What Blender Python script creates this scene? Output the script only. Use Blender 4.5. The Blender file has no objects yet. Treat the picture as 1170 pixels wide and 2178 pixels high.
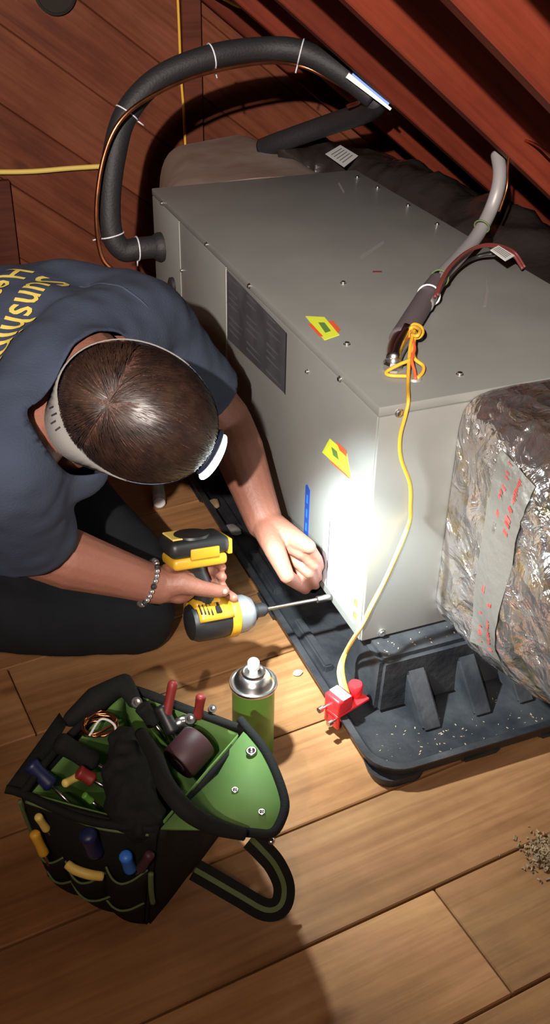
import bpy, bmesh, math, random
from mathutils import Vector as V, Matrix, noise
from mathutils.bvhtree import BVHTree

S = bpy.context.scene
COL = S.collection
random.seed(7)

# ------------------------------------------------------------------ camera
FPX = 2181.3
CAM = V((-0.6468, -1.1776, 1.2594))
FW = V((0.31971, 0.77464, -0.54553)).normalized()
_r = FW.cross(V((0, 0, 1))).normalized(); _u = _r.cross(FW)
_ro = 0.0210
RT = _r * math.cos(_ro) + _u * math.sin(_ro)
UP = -_r * math.sin(_ro) + _u * math.cos(_ro)
cd = bpy.data.cameras.new('camera'); cam = bpy.data.objects.new('camera', cd); COL.objects.link(cam)
cd.sensor_fit = 'VERTICAL'; cd.sensor_height = 36.0; cd.lens = 36.0 * FPX / 2178.0
cd.clip_start = 0.02; cd.clip_end = 50
M = Matrix((RT, UP, -FW)).transposed().to_4x4(); M.translation = CAM
cam.matrix_world = M
S.camera = cam

# ------------------------------------------------------------------ world, lights, exposure
w = bpy.data.worlds.new('attic_air'); S.world = w; w.use_nodes = True
w.node_tree.nodes['Background'].inputs[0].default_value = (0.75, 0.62, 0.5, 1)
w.node_tree.nodes['Background'].inputs[1].default_value = 0.02
S.view_settings.view_transform = 'Standard'; S.view_settings.look = 'None'
S.view_settings.exposure = 0.0; S.view_settings.gamma = 1.0; S.view_settings.use_curve_mapping = False
# hand-held work lamp up and to the left of the camera (its place follows from the hose's shadow on the wall)
ld = bpy.data.lights.new('work_lamp', 'SPOT'); ld.energy = 590; ld.color = (1.0, 0.91, 0.84); ld.shadow_soft_size = 0.018
ld.spot_size = math.radians(66); ld.spot_blend = 1.0
lo = bpy.data.objects.new('work_lamp', ld); COL.objects.link(lo); lo.location = (-1.20, -1.78, 1.80)
LAMP_AIM = V((0.62, 1.20, 0.90))
lo.rotation_euler = (LAMP_AIM - lo.location).to_track_quat('-Z', 'Y').to_euler()
# added fill light behind the camera, not a real bulb: lifts the dark floor
pd_ = bpy.data.lights.new('fill_light', 'POINT'); pd_.energy = 34; pd_.color = (1.0, 0.82, 0.64); pd_.shadow_soft_size = 0.05
po_ = bpy.data.objects.new('fill_light', pd_); COL.objects.link(po_); po_.location = (-1.05, -1.35, 1.72)
HEADLAMP_W = 17.0

# ------------------------------------------------------------------ helpers
def ray(x, y): return FW + RT * ((x - 585) / FPX) + UP * ((1089 - y) / FPX)
def pz(x, y, z): k = ray(x, y); return CAM + k * ((z - CAM.z) / k.z)       # point of the place seen there at height z
def py(x, y, v): k = ray(x, y); return CAM + k * ((v - CAM.y) / k.y)
def pxx(x, y, v): k = ray(x, y); return CAM + k * ((v - CAM.x) / k.x)
def pd(x, y, d): return CAM + ray(x, y) * d

def link(o): COL.objects.link(o); return o
def tag(o, label, cat, group=None):
    o['label'] = label; o['category'] = cat
    if group: o['group'] = group
    return o
def thing(name, label, cat, loc=(0, 0, 0), group=None):
    o = bpy.data.objects.new(name, None); o.empty_display_size = .05
    o.location = loc; link(o); return tag(o, label, cat, group)
def rootloc(o):
    l = V((0, 0, 0))
    while o is not None: l = l + o.location; o = o.parent
    return l
def mesh(name, bm, m, parent=None, smooth=False, origin=None, auto=None):
    """one mesh object; geometry in bm is in world space"""
    if parent is not None:
        base = rootloc(parent); loc = V((0, 0, 0))
    else:
        if origin is None:
            bb = [v.co for v in bm.verts]
            origin = V(((min(c.x for c in bb) + max(c.x for c in bb)) / 2, (min(c.y for c in bb) + max(c.y for c in bb)) / 2, min(c.z for c in bb)))
        base = V(origin); loc = base
    for v in bm.verts: v.co -= base
    bmesh.ops.recalc_face_normals(bm, faces=bm.faces)
    me = bpy.data.meshes.new(name); bm.to_mesh(me); bm.free()
    if smooth:
        for p in me.polygons: p.use_smooth = True
        if auto: me.set_sharp_from_angle(angle=math.radians(auto))
    me.materials.append(m)
    o = bpy.data.objects.new(name, me); o.parent = parent; o.location = loc
    return link(o)
def struct(o): o['kind'] = 'structure'; return o
def B(): return bmesh.new()
def frame(x, y=None, z=None):
    """3x3 with the given x axis and roughly the given z axis"""
    x = V(x).normalized(); z = V(z) if z is not None else V((0, 0, 1))
    y_ = z.cross(x).normalized(); z_ = x.cross(y_)
    return Matrix((x, y_, z_)).transposed()
def box(bm, c, s, R=None, bev=0, seg=2):
    t = bmesh.new(); bmesh.ops.create_cube(t, size=1)
    for v in t.verts: v.co = V((v.co.x * s[0], v.co.y * s[1], v.co.z * s[2]))
    if bev: bmesh.ops.bevel(t, geom=t.edges[:], offset=bev, segments=seg, affect='EDGES', profile=.5)
    for v in t.verts: v.co = (R @ v.co if R is not None else v.co) + V(c)
    add(bm, t); return bm
def add(bm, t):
    m = bpy.data.meshes.new('t'); t.to_mesh(m); t.free(); bm.from_mesh(m); bpy.data.meshes.remove(m)
def boxmm(bm, a, b, bev=0, seg=2):
    a = V(a); b = V(b); return box(bm, (a + b) / 2, b - a, None, bev, seg)
def ell(bm, c, ax, sub=3):
    """ellipsoid: ax = three vectors (axis * semi-length)"""
    t = bmesh.new(); bmesh.ops.create_icosphere(t, subdivisions=sub, radius=1)
    for v in t.verts: v.co = V(c) + V(ax[0]) * v.co.x + V(ax[1]) * v.co.y + V(ax[2]) * v.co.z
    add(bm, t); return bm
def sph(bm, c, r, sub=2): return ell(bm, c, (V((r, 0, 0)), V((0, r, 0)), V((0, 0, r))), sub)
def perp(d):
    d = V(d).normalized(); a = V((0, 0, 1)) if abs(d.z) < .9 else V((1, 0, 0))
    x = a.cross(d).normalized(); return x, d.cross(x)
def cone(bm, a, b, ra, rb, n=16):
    a = V(a); b = V(b)
    if (b - a).length < 1e-6: return bm
    x, y = perp(b - a)
    A = [bm.verts.new(a + (x * math.cos(2 * math.pi * i / n) + y * math.sin(2 * math.pi * i / n)) * ra) for i in range(n)]
    Bv = [bm.verts.new(b + (x * math.cos(2 * math.pi * i / n) + y * math.sin(2 * math.pi * i / n)) * rb) for i in range(n)]
    for i in range(n): bm.faces.new((A[i], A[(i + 1) % n], Bv[(i + 1) % n], Bv[i]))
    bm.faces.new(A[::-1]); bm.faces.new(Bv); return bm
def limb(bm, pts, rads, n=16):
    for i, p in enumerate(pts):
        sph(bm, p, rads[i])
        if i: cone(bm, pts[i - 1], p, rads[i - 1], rads[i], n)
    return bm
def spline(pts, k=8):
    pts = [V(p) for p in pts]; out = []
    P = [pts[0] * 2 - pts[1]] + pts + [pts[-1] * 2 - pts[-2]]
    for i in range(1, len(P) - 2):
        a, b, c, d = P[i - 1], P[i], P[i + 1], P[i + 2]
        for j in range(k):
            t = j / k
            out.append(.5 * ((2 * b) + (c - a) * t + (2 * a - 5 * b + 4 * c - d) * t * t + (3 * b - a - 3 * c + d) * t ** 3))
    out.append(pts[-1]); return out
def tube(bm, pts, r, n=10, smooth=True, k=8, cap=True, flat=None):
    """swept tube; r number or list per input point; flat=(w,h,upvec) gives a strap"""
    rr = r if isinstance(r, (list, tuple)) else [r] * len(pts)
    if smooth and len(pts) > 2:
        q = spline(pts, k); R = []
        for i in range(len(pts) - 1):
            for j in range(k): R.append(rr[i] + (rr[i + 1] - rr[i]) * j / k)
        R.append(rr[-1])
    else: q = [V(p) for p in pts]; R = rr
    prev = None; rings = []
    for i, p in enumerate(q):
        d = (q[min(i + 1, len(q) - 1)] - q[max(i - 1, 0)]).normalized()
        if prev is None: x, _ = perp(d)
        else:
            x = prev - d * prev.dot(d)
            x = x.normalized() if x.length > 1e-6 else perp(d)[0]
        prev = x; y = d.cross(x)
        if flat:
            uvec = V(flat[2]); yy = (uvec - d * uvec.dot(d)).normalized(); xx = yy.cross(d)
            ring = [bm.verts.new(p + xx * sx * flat[0] / 2 + yy * sy * flat[1] / 2) for sx, sy in ((-1, -1), (1, -1), (1, 1), (-1, 1))]
        else:
            ring = [bm.verts.new(p + (x * math.cos(2 * math.pi * j / n) + y * math.sin(2 * math.pi * j / n)) * R[i]) for j in range(n)]
        rings.append(ring)
    m = len(rings[0])
    for A, C in zip(rings, rings[1:]):
        for j in range(m): bm.faces.new((A[j], A[(j + 1) % m], C[(j + 1) % m], C[j]))
    if cap: bm.faces.new(rings[0][::-1]); bm.faces.new(rings[-1])
    return bm
def lathe(bm, prof, c, n=32, R=None):
    """prof: list of (radius, height)"""
    rings = []
    for r, h in prof:
        ring = []
        for j in range(n):
            p = V((r * math.cos(2 * math.pi * j / n), r * math.sin(2 * math.pi * j / n), h))
            ring.append(bm.verts.new((R @ p if R is not None else p) + V(c)))
        rings.append(ring)
    for A, C in zip(rings, rings[1:]):
        for j in range(n): bm.faces.new((A[j], A[(j + 1) % n], C[(j + 1) % n], C[j]))
    bm.faces.new(rings[0][::-1]); bm.faces.new(rings[-1]); return bm
def sheet(bm, c4, nu=8, nv=8, bulge=0, th=.004, nz=0, seed=0):
    """thick bilinear patch over corners p00,p10,p11,p01"""
    p = [V(x) for x in c4]
    N = ((p[1] - p[0]).cross(p[3] - p[0])).normalized(); G = []
    for s in (0, 1):
        g = []
        for i in range(nu + 1):
            row = []
            for j in range(nv + 1):
                a = i / nu; b = j / nv
                q = p[0] * (1 - a) * (1 - b) + p[1] * a * (1 - b) + p[2] * a * b + p[3] * (1 - a) * b
                q = q + N * (bulge * 4 * math.sin(math.pi * a) * math.sin(math.pi * b) / 4)
                if nz: q = q + N * nz * noise.noise(q * 14 + V((seed, 0, 0)))
                row.append(bm.verts.new(q + N * (th if s else 0)))
            g.append(row)
        G.append(g)
    for s in (0, 1):
        for i in range(nu):
            for j in range(nv):
                g = G[s]; f = (g[i][j], g[i + 1][j], g[i + 1][j + 1], g[i][j + 1])
                bm.faces.new(f if s else f[::-1])
    a, b = G
    for i in range(nu):
        bm.faces.new((a[i][0], a[i + 1][0], b[i + 1][0], b[i][0])); bm.faces.new((a[i + 1][nv], a[i][nv], b[i][nv], b[i + 1][nv]))
    for j in range(nv):
        bm.faces.new((a[0][j + 1], a[0][j], b[0][j], b[0][j + 1])); bm.faces.new((a[nu][j], a[nu][j + 1], b[nu][j + 1], b[nu][j]))
    return bm
def prism(bm, poly, N, th):
    """flat polygon thickened along N"""
    N = V(N).normalized()
    A = [bm.verts.new(V(p)) for p in poly]; C = [bm.verts.new(V(p) + N * th) for p in poly]; n = len(poly)
    bm.faces.new(A[::-1]); bm.faces.new(C)
    for i in range(n): bm.faces.new((A[i], A[(i + 1) % n], C[(i + 1) % n], C[i]))
    return bm
def remesh(bm, voxel, smooth=0):
    me = bpy.data.meshes.new('tmp'); bm.to_mesh(me); bm.free()
    o = bpy.data.objects.new('tmp', me); COL.objects.link(o)
    md = o.modifiers.new('r', 'REMESH'); md.mode = 'VOXEL'; md.voxel_size = voxel; md.use_smooth_shade = True
    if smooth:
        sm = o.modifiers.new('s', 'SMOOTH'); sm.factor = .5; sm.iterations = smooth
    dg = bpy.context.evaluated_depsgraph_get()
    r = bpy.data.meshes.new_from_object(o.evaluated_get(dg))
    out = bmesh.new(); out.from_mesh(r)
    bpy.data.objects.remove(o); bpy.data.meshes.remove(me); bpy.data.meshes.remove(r)
    return out
def copy_tree(o, parent=None):
    c = o.copy(); COL.objects.link(c); c.parent = parent
    for ch in list(o.children): copy_tree(ch, c)
    return c

# ------------------------------------------------------------------ materials
def nt(name):
    m = bpy.data.materials.new(name); m.use_nodes = True
    t = m.node_tree; return m, t, t.nodes['Principled BSDF']
def L(t, a, b): t.links.new(a, b)
def nd(t, kind, **kw):
    n = t.nodes.new(kind)
    for k, v in kw.items():
        if k in n.inputs: n.inputs[k].default_value = v
        else: setattr(n, k, v)
    return n
def c4(c): return (c[0], c[1], c[2], 1)
def mat(name, col, rough=.5, metal=0, var=None, vs=20, bump=0, bs=60, spec=None, coat=0, trans=0, sheen=0, rvar=0):
    m, t, p = nt(name)
    p.inputs['Base Color'].default_value = c4(col); p.inputs['Roughness'].default_value = rough; p.inputs['Metallic'].default_value = metal
    if spec is not None: p.inputs['Specular IOR Level'].default_value = spec
    if coat: p.inputs['Coat Weight'].default_value = coat
    if trans: p.inputs['Transmission Weight'].default_value = trans
    if sheen: p.inputs['Sheen Weight'].default_value = sheen
    tc = nd(t, 'ShaderNodeTexCoord')
    if var:
        n = nd(t, 'ShaderNodeTexNoise', Scale=vs, Detail=5.0); L(t, tc.outputs['Object'], n.inputs['Vector'])
        r = nd(t, 'ShaderNodeValToRGB'); r.color_ramp.elements[0].position = .35; r.color_ramp.elements[1].position = .68
        r.color_ramp.elements[0].color = c4(col); r.color_ramp.elements[1].color = c4(var)
        L(t, n.outputs['Fac'], r.inputs['Fac']); L(t, r.outputs['Color'], p.inputs['Base Color'])
        if rvar:
            mr = nd(t, 'ShaderNodeMapRange'); mr.inputs[3].default_value = rough; mr.inputs[4].default_value = rough + rvar
            L(t, n.outputs['Fac'], mr.inputs[0]); L(t, mr.outputs[0], p.inputs['Roughness'])
    if bump:
        n2 = nd(t, 'ShaderNodeTexNoise', Scale=bs, Detail=4.0); L(t, tc.outputs['Object'], n2.inputs['Vector'])
        b = nd(t, 'ShaderNodeBump', Strength=bump, Distance=.01); L(t, n2.outputs['Fac'], b.inputs['Height']); L(t, b.outputs['Normal'], p.inputs['Normal'])
    return m
def wood(name, a, b, c, rough=.55, scale=1.0, knots=True, dirt=.35):
    """grain runs along the piece's own x; every piece gets its own stretch of grain"""
    m, t, p = nt(name); p.inputs['Roughness'].default_value = rough; p.inputs['Specular IOR Level'].default_value = .18
    tc = nd(t, 'ShaderNodeTexCoord'); oi = nd(t, 'ShaderNodeObjectInfo')
    mul = nd(t, 'ShaderNodeMath', operation='MULTIPLY'); mul.inputs[1].default_value = 37.0; L(t, oi.outputs['Random'], mul.inputs[0])
    ad = nd(t, 'ShaderNodeVectorMath', operation='ADD'); L(t, tc.outputs['Object'], ad.inputs[0]); L(t, mul.outputs[0], ad.inputs[1])
    mp = nd(t, 'ShaderNodeMapping'); mp.inputs['Scale'].default_value = (1.6 * scale, 16 * scale, 16 * scale); L(t, ad.outputs[0], mp.inputs['Vector'])
    n1 = nd(t, 'ShaderNodeTexNoise', Scale=1.0, Detail=6.0, Roughness=.6, Distortion=.9); L(t, mp.outputs[0], n1.inputs['Vector'])
    r = nd(t, 'ShaderNodeValToRGB'); e = r.color_ramp.elements
    e[0].position = .3; e[0].color = c4(a); e[1].position = .72; e[1].color = c4(c); k = e.new(.5); k.color = c4(b)
    L(t, n1.outputs['Fac'], r.inputs['Fac'])
    mp2 = nd(t, 'ShaderNodeMapping'); mp2.inputs['Scale'].default_value = (4 * scale, 90 * scale, 90 * scale); L(t, ad.outputs[0], mp2.inputs['Vector'])
    n2 = nd(t, 'ShaderNodeTexNoise', Scale=1.0, Detail=3.0); L(t, mp2.outputs[0], n2.inputs['Vector'])
    mx = nd(t, 'ShaderNodeMix', data_type='RGBA', blend_type='MULTIPLY'); mx.inputs['Factor'].default_value = .45
    r2 = nd(t, 'ShaderNodeValToRGB'); r2.color_ramp.elements[0].position = .32; r2.color_ramp.elements[0].color = (.55, .5, .46, 1); r2.color_ramp.elements[1].position = .6; r2.color_ramp.elements[1].color = (1, 1, 1, 1)
    L(t, n2.outputs['Fac'], r2.inputs['Fac']); L(t, r.outputs['Color'], mx.inputs[6]); L(t, r2.outputs['Color'], mx.inputs[7])
    out = mx.outputs[2]
    if knots:
        mp3 = nd(t, 'ShaderNodeMapping'); mp3.inputs['Scale'].default_value = (3.2, 6.5, 0.001); L(t, ad.outputs[0], mp3.inputs['Vector'])
        vo = nd(t, 'ShaderNodeTexVoronoi', Scale=1.0); L(t, mp3.outputs[0], vo.inputs['Vector'])
        r3 = nd(t, 'ShaderNodeValToRGB'); r3.color_ramp.elements[0].position = .03; r3.color_ramp.elements[0].color = (.22, .16, .13, 1); r3.color_ramp.elements[1].position = .13; r3.color_ramp.elements[1].color = (1, 1, 1, 1)
        L(t, vo.outputs['Distance'], r3.inputs['Fac'])
        m3 = nd(t, 'ShaderNodeMix', data_type='RGBA', blend_type='MULTIPLY'); m3.inputs['Factor'].default_value = .8
        L(t, out, m3.inputs[6]); L(t, r3.outputs['Color'], m3.inputs[7]); out = m3.outputs[2]
    if dirt:
        n4 = nd(t, 'ShaderNodeTexNoise', Scale=3.2, Detail=6.0, Roughness=.65); L(t, ad.outputs[0], n4.inputs['Vector'])
        r4 = nd(t, 'ShaderNodeValToRGB'); r4.color_ramp.elements[0].position = .3; r4.color_ramp.elements[0].color = (.45, .42, .4, 1); r4.color_ramp.elements[1].position = .55; r4.color_ramp.elements[1].color = (1, 1, 1, 1)
        L(t, n4.outputs['Fac'], r4.inputs['Fac'])
        m4 = nd(t, 'ShaderNodeMix', data_type='RGBA', blend_type='MULTIPLY'); m4.inputs['Factor'].default_value = dirt
        L(t, out, m4.inputs[6]); L(t, r4.outputs['Color'], m4.inputs[7]); out = m4.outputs[2]
    hs = nd(t, 'ShaderNodeHueSaturation'); mr = nd(t, 'ShaderNodeMapRange'); mr.inputs[3].default_value = .82; mr.inputs[4].default_value = 1.15
    L(t, oi.outputs['Random'], mr.inputs[0]); L(t, mr.outputs[0], hs.inputs['Value']); L(t, out, hs.inputs['Color'])
    L(t, hs.outputs['Color'], p.inputs['Base Color'])
    bp = nd(t, 'ShaderNodeBump', Strength=.25, Distance=.003); L(t, n2.outputs['Fac'], bp.inputs['Height']); L(t, bp.outputs['Normal'], p.inputs['Normal'])
    return m
def foil(name, base, fibre, amt, rough=.22, bs=26, strength=.8, fcol=(.5, .5, .5)):
    m, t, p = nt(name); tc = nd(t, 'ShaderNodeTexCoord')
    n = nd(t, 'ShaderNodeTexNoise', Scale=22.0, Detail=6.0, Roughness=.7); L(t, tc.outputs['Object'], n.inputs['Vector'])
    r = nd(t, 'ShaderNodeValToRGB'); r.color_ramp.elements[0].position = .62 - amt * .3; r.color_ramp.elements[0].color = c4(base); r.color_ramp.elements[1].position = .72 - amt * .15; r.color_ramp.elements[1].color = c4(fibre)
    L(t, n.outputs['Fac'], r.inputs['Fac']); L(t, r.outputs['Color'], p.inputs['Base Color'])
    p.inputs['Metallic'].default_value = .9; p.inputs['Roughness'].default_value = rough
    vo = nd(t, 'ShaderNodeTexVoronoi', Scale=float(bs), feature='F1'); n3 = nd(t, 'ShaderNodeTexNoise', Scale=bs * .6, Detail=5.0, Distortion=1.5)
    L(t, tc.outputs['Object'], n3.inputs['Vector'])
    wv = nd(t, 'ShaderNodeVectorMath', operation='SCALE'); wv.inputs['Scale'].default_value = .06; L(t, n3.outputs['Color'], wv.inputs[0])
    ws = nd(t, 'ShaderNodeVectorMath', operation='ADD'); L(t, tc.outputs['Object'], ws.inputs[0]); L(t, wv.outputs[0], ws.inputs[1]); L(t, ws.outputs[0], vo.inputs['Vector'])
    b1 = nd(t, 'ShaderNodeBump', Strength=strength, Distance=.012); L(t, vo.outputs['Distance'], b1.inputs['Height'])
    b2 = nd(t, 'ShaderNodeBump', Strength=strength * .7, Distance=.01); L(t, n3.outputs['Fac'], b2.inputs['Height']); L(t, b1.outputs['Normal'], b2.inputs['Normal'])
    L(t, b2.outputs['Normal'], p.inputs['Normal']); return m
def emit(name, col, s):
    m, t, p = nt(name); p.inputs['Base Color'].default_value = c4(col); p.inputs['Emission Color'].default_value = c4(col); p.inputs['Emission Strength'].default_value = s; return m

M_ = {}
M_['floor'] = wood('pine_floor_wood', (.24, .108, .042), (.32, .155, .063), (.385, .20, .088), .6, dirt=.55)
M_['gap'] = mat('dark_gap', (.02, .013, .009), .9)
M_['wallwood'] = wood('cedar_wall_wood', (.125, .034, .016), (.18, .050, .024), (.215, .068, .033), .6, dirt=.5)
M_['stud'] = wood('stud_wood', (.08, .02, .011), (.105, .028, .015), (.13, .037, .02), .6, knots=False)
M_['rafter'] = wood('rafter_wood', (.125, .020, .009), (.158, .026, .012), (.18, .033, .016), .6, knots=False, dirt=.45)
M_['sheath'] = wood('roof_sheathing_wood', (.02, .011, .008), (.035, .018, .012), (.05, .026, .018), .8, knots=False)  # very dark: shade between the rafters is put into the wood colour
M_['cab'] = mat('painted_steel', (.235, .238, .222), .42, .2, var=(.27, .273, .254), vs=5, bump=.04, bs=9, rvar=.15)
M_['steel'] = mat('bright_steel', (.75, .74, .72), .25, 1.0)
M_['edge'] = mat('worn_edge_steel', (.55, .54, .5), .35, .6)
M_['pan'] = mat('black_plastic', (.012, .013, .016), .34, 0, var=(.03, .03, .032), vs=16, bump=.12, bs=70, rvar=.25)
M_['foam'] = mat('black_foam', (.014, .013, .015), .62, bump=.15, bs=180)
M_['copper'] = mat('copper', (.62, .22, .10), .32, 1.0, var=(.35, .13, .07), vs=30)
M_['yellow'] = mat('yellow_jacket', (.72, .40, .04), .45)
M_['paleyellow'] = mat('pale_yellow_jacket', (.78, .58, .14), .5)
M_['blackwrap'] = mat('black_wrap', (.035, .028, .025), .26, .35, bump=1.0, bs=11, spec=.8)
M_['foil'] = foil('crinkled_foil', (.60, .55, .54), (.48, .37, .20), .40, .17, 22, 1.0)
M_['plen'] = mat('dusty_duct_board', (.24, .16, .125), .6, .1, var=(.32, .26, .22), vs=7, bump=.25, bs=12)
M_['white'] = mat('white_paper', (.75, .74, .72), .6)
M_['whitegrey'] = mat('pale_label', (.6, .6, .66), .55, var=(.75, .75, .8), vs=40)
M_['plate'] = mat('rating_plate', (.045, .045, .05), .5, var=(.075, .075, .085), vs=18)
M_['ink'] = mat('black_ink', (.015, .015, .018), .6)
M_['print'] = mat('grey_print', (.085, .085, .095), .6)
M_['hiyellow'] = mat('fluorescent_yellow', (.75, .85, .06), .5)
M_['red'] = mat('red_plastic', (.70, .02, .025), .35)
M_['redprint'] = mat('red_print', (.55, .05, .04), .5)
M_['orangered'] = mat('orange_red_print', (.75, .12, .04), .5)
M_['blue'] = mat('blue_tape', (.02, .07, .35), .5)
M_['bluebright'] = mat('bright_blue', (.04, .2, .75), .45)
M_['conduit'] = mat('grey_conduit', (.30, .28, .28), .42, .2)
M_['greytape'] = mat('grey_tape', (.11, .09, .095), .5)
M_['redwire'] = mat('red_brown_wire', (.16, .035, .03), .5)
M_['blackwire'] = mat('black_wire', (.02, .02, .02), .5)
M_['shirt'] = mat('navy_cotton', (.032, .040, .065), .9, var=(.039, .048, .076), vs=6, bump=.15, bs=300, spec=.25)
M_['print_y'] = mat('yellow_shirt_print', (.62, .47, .10), .7)
M_['skin'] = mat('skin', (.235, .092, .060), .55, var=(.27, .112, .075), vs=9, bump=.12, bs=160)
M_['nail'] = mat('nail', (.36, .165, .12), .45)
M_['hair'] = mat('dark_brown_hair', (.016, .009, .007), .40, var=(.036, .018, .012), vs=60)
M_['scalp'] = mat('scalp', (.06, .025, .017), .6, bump=.4, bs=200)
M_['trouser'] = mat('black_twill', (.007, .008, .010), .9, var=(.010, .011, .013), vs=8, bump=.1, bs=260, spec=.2)
M_['strap'] = mat('grey_elastic', (.17, .16, .15), .8, bump=.1, bs=400)
M_['navystrap'] = mat('dark_navy_plastic', (.012, .016, .035), .4)
M_['lens'] = emit('lamp_lens', (.9, 1.0, .98), 22)
M_['drillY'] = mat('yellow_tool_plastic', (.50, .27, .016), .42)
M_['drillB'] = mat('black_tool_plastic', (.014, .014, .015), .45)
M_['drillG'] = mat('grey_tool_metal', (.22, .23, .24), .4, .4)
M_['bit'] = mat('bit_steel', (.35, .34, .33), .3, 1.0)
M_['green'] = mat('green_fabric', (.10, .20, .045), .75, var=(.12, .235, .055), vs=14)
M_['greencan'] = mat('green_paint', (.11, .28, .035), .35, var=(.13, .32, .05), vs=5)
M_['bag'] = mat('black_nylon', (.008, .0085, .008), .85, bump=.2, bs=300, spec=.25)
M_['piping'] = mat('green_piping', (.10, .15, .05), .7)
M_['brownroll'] = mat('dark_maroon_tape', (.06, .022, .026), .55)
M_['dirt'] = mat('sawdust', (.15, .095, .05), .95, var=(.26, .17, .09), vs=80)
M_['clear'] = mat('clear_plastic', (.45, .45, .42), .25, spec=.6)
M_['darkred'] = mat('dark_red_grip', (.22, .018, .015), .5)
M_['darkblue'] = mat('dark_blue_grip', (.012, .016, .07), .45)
M_['bead'] = mat('silver_bead', (.6, .6, .6), .3, .9)

# ------------------------------------------------------------------ setting: floor of wide planks
ANG = math.atan(.098); PW = .1835
Rz = Matrix.Rotation(ANG, 3, 'Z')
b = B(); boxmm(b, (-2.9, -3.0, -.06), (1.55, 2.1, -.022))
floor = struct(mesh('floor', b, M_['gap'], origin=(0, 0, 0)))
def plankmesh(name, l, wd, th, m, bev=.002):
    t = B(); box(t, (0, 0, 0), (l, wd, th), None, bev, 1)
    me = bpy.data.meshes.new(name); t.to_mesh(me); t.free(); me.materials.append(m); return me
PM = {}
def floor_plank(u0, u1, v0):
    l = round(u1 - u0 - .0025, 3)
    if l not in PM: PM[l] = plankmesh('plank', l, PW - .0035, .022, M_['floor'])
    o = bpy.data.objects.new('plank', PM[l]); link(o); o.parent = floor
    o.location = Rz @ V(((u0 + u1) / 2, v0 + PW / 2, 0)) + V((0, 0, -.011)); o.rotation_euler = (0, 0, ANG)
seam = (Rz.inverted() @ V((-.054, -.485, 0))).x
for k in range(-14, 12):
    v0 = -.018 + k * PW
    if k == -3: cuts = [seam - 1.6, seam, seam + 1.5]
    else:
        x = -2.6 - random.random() * .5; cuts = [x]
        while x < 1.5:
            x += random.choice((1.83, 2.44)) ; cuts.append(x)
        cuts = [c for c in cuts if k not in (-1, -2, -4, 0) or not (-.45 < c < .5)]
    for a, c in zip(cuts, cuts[1:]): floor_plank(a, c, v0)

# gable wall of boards that run with the roof slope
AR = math.radians(37.5); TA = math.tan(AR)
YW = 1.95
def roofz(x): return .55 - TA * (x - .80)           # plane of the rafters' lower edges
b = B(); RX = -1.1                                    # ridge
prism(b, [(-2.9, YW + .04, 0), (1.5, YW + .04, 0), (RX, YW + .04, roofz(RX) + .25), (-2.9, YW + .04, .9)], (0, 1, 0), .03)
wall = struct(mesh('wall_back', b, M_['gap'], origin=(0, YW, 0)))
Dv = V((math.cos(AR), 0, -math.sin(AR))); Nv = V((math.sin(AR), 0, math.cos(AR)))
wm = plankmesh('plank', 3.4, .1768, .02, M_['wallwood'], .003)
RW = Matrix((Dv, Nv, -V((0, 1, 0)))).transposed()
if RW.determinant() < 0: RW = Matrix((Dv, Nv, V((0, 1, 0)))).transposed()
for k in range(-6, 7):
    o = bpy.data.objects.new('plank', wm); link(o); o.parent = wall
    off = .186 + (k + .5) * .178
    o.location = Nv * off + Dv * (random.uniform(-.3, .3)) + V((0, .018, 0)); o.rotation_euler = RW.to_euler()
# vertical stud with battens on the wall
b = B(); boxmm(b, (.315, YW - .022, 0), (.372, YW + .01, 1.1), .002, 1)
struct(mesh('trim_1', b, M_['stud']))
b = B(); boxmm(b, (-.40, YW - .016, 0), (-.225, YW + .01, .42), .002, 1)
struct(mesh('trim_2', b, M_['stud']))

# roof: sheathing slab and rafters
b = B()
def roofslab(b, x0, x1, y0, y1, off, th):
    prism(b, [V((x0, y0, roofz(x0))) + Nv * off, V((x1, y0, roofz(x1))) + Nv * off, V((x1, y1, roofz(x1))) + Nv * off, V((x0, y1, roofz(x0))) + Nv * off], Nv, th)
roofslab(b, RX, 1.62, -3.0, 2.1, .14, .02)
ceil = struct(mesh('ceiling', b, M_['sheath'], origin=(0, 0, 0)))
rl = 3.3
rm = plankmesh('rafter', rl, .14, .04, M_['rafter'], .003)
RR = Matrix((Dv, Nv, Dv.cross(Nv))).transposed()
for yy in (-1.75, -1.29, -.83, -.37, .07, .52, .985, 1.44, 1.90):
    o = bpy.data.objects.new('rafter', rm); link(o); o.parent = ceil
    x_ = .15; o.location = V((x_, yy, roofz(x_))) + Nv * .07; o.rotation_euler = RR.to_euler()
b = B()   # the far slope of the roof on the other side of the ridge, and the other gable
L2 = [V((RX, -3.0, roofz(RX) + .18)), V((RX, 2.1, roofz(RX) + .18)), V((-2.95, 2.1, .75)), V((-2.95, -3.0, .75))]
prism(b, L2, (-.5, 0, 1), .02); struct(mesh('ceiling_left', b, M_['wallwood'], origin=(-2, 0, 1)))
b = B(); prism(b, [(-2.9, -3.0, 0), (1.5, -3.0, 0), (RX, -3.0, roofz(RX) + .2), (-2.9, -3.0, .8)], (0, -1, 0), .03)
struct(mesh('wall_front', b, M_['wallwood'], origin=(0, -3, 0)))
b = B(); boxmm(b, (-2.95, -3.0, 0), (-2.9, 2.0, .8)); struct(mesh('wall_left', b, M_['wallwood']))

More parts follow.
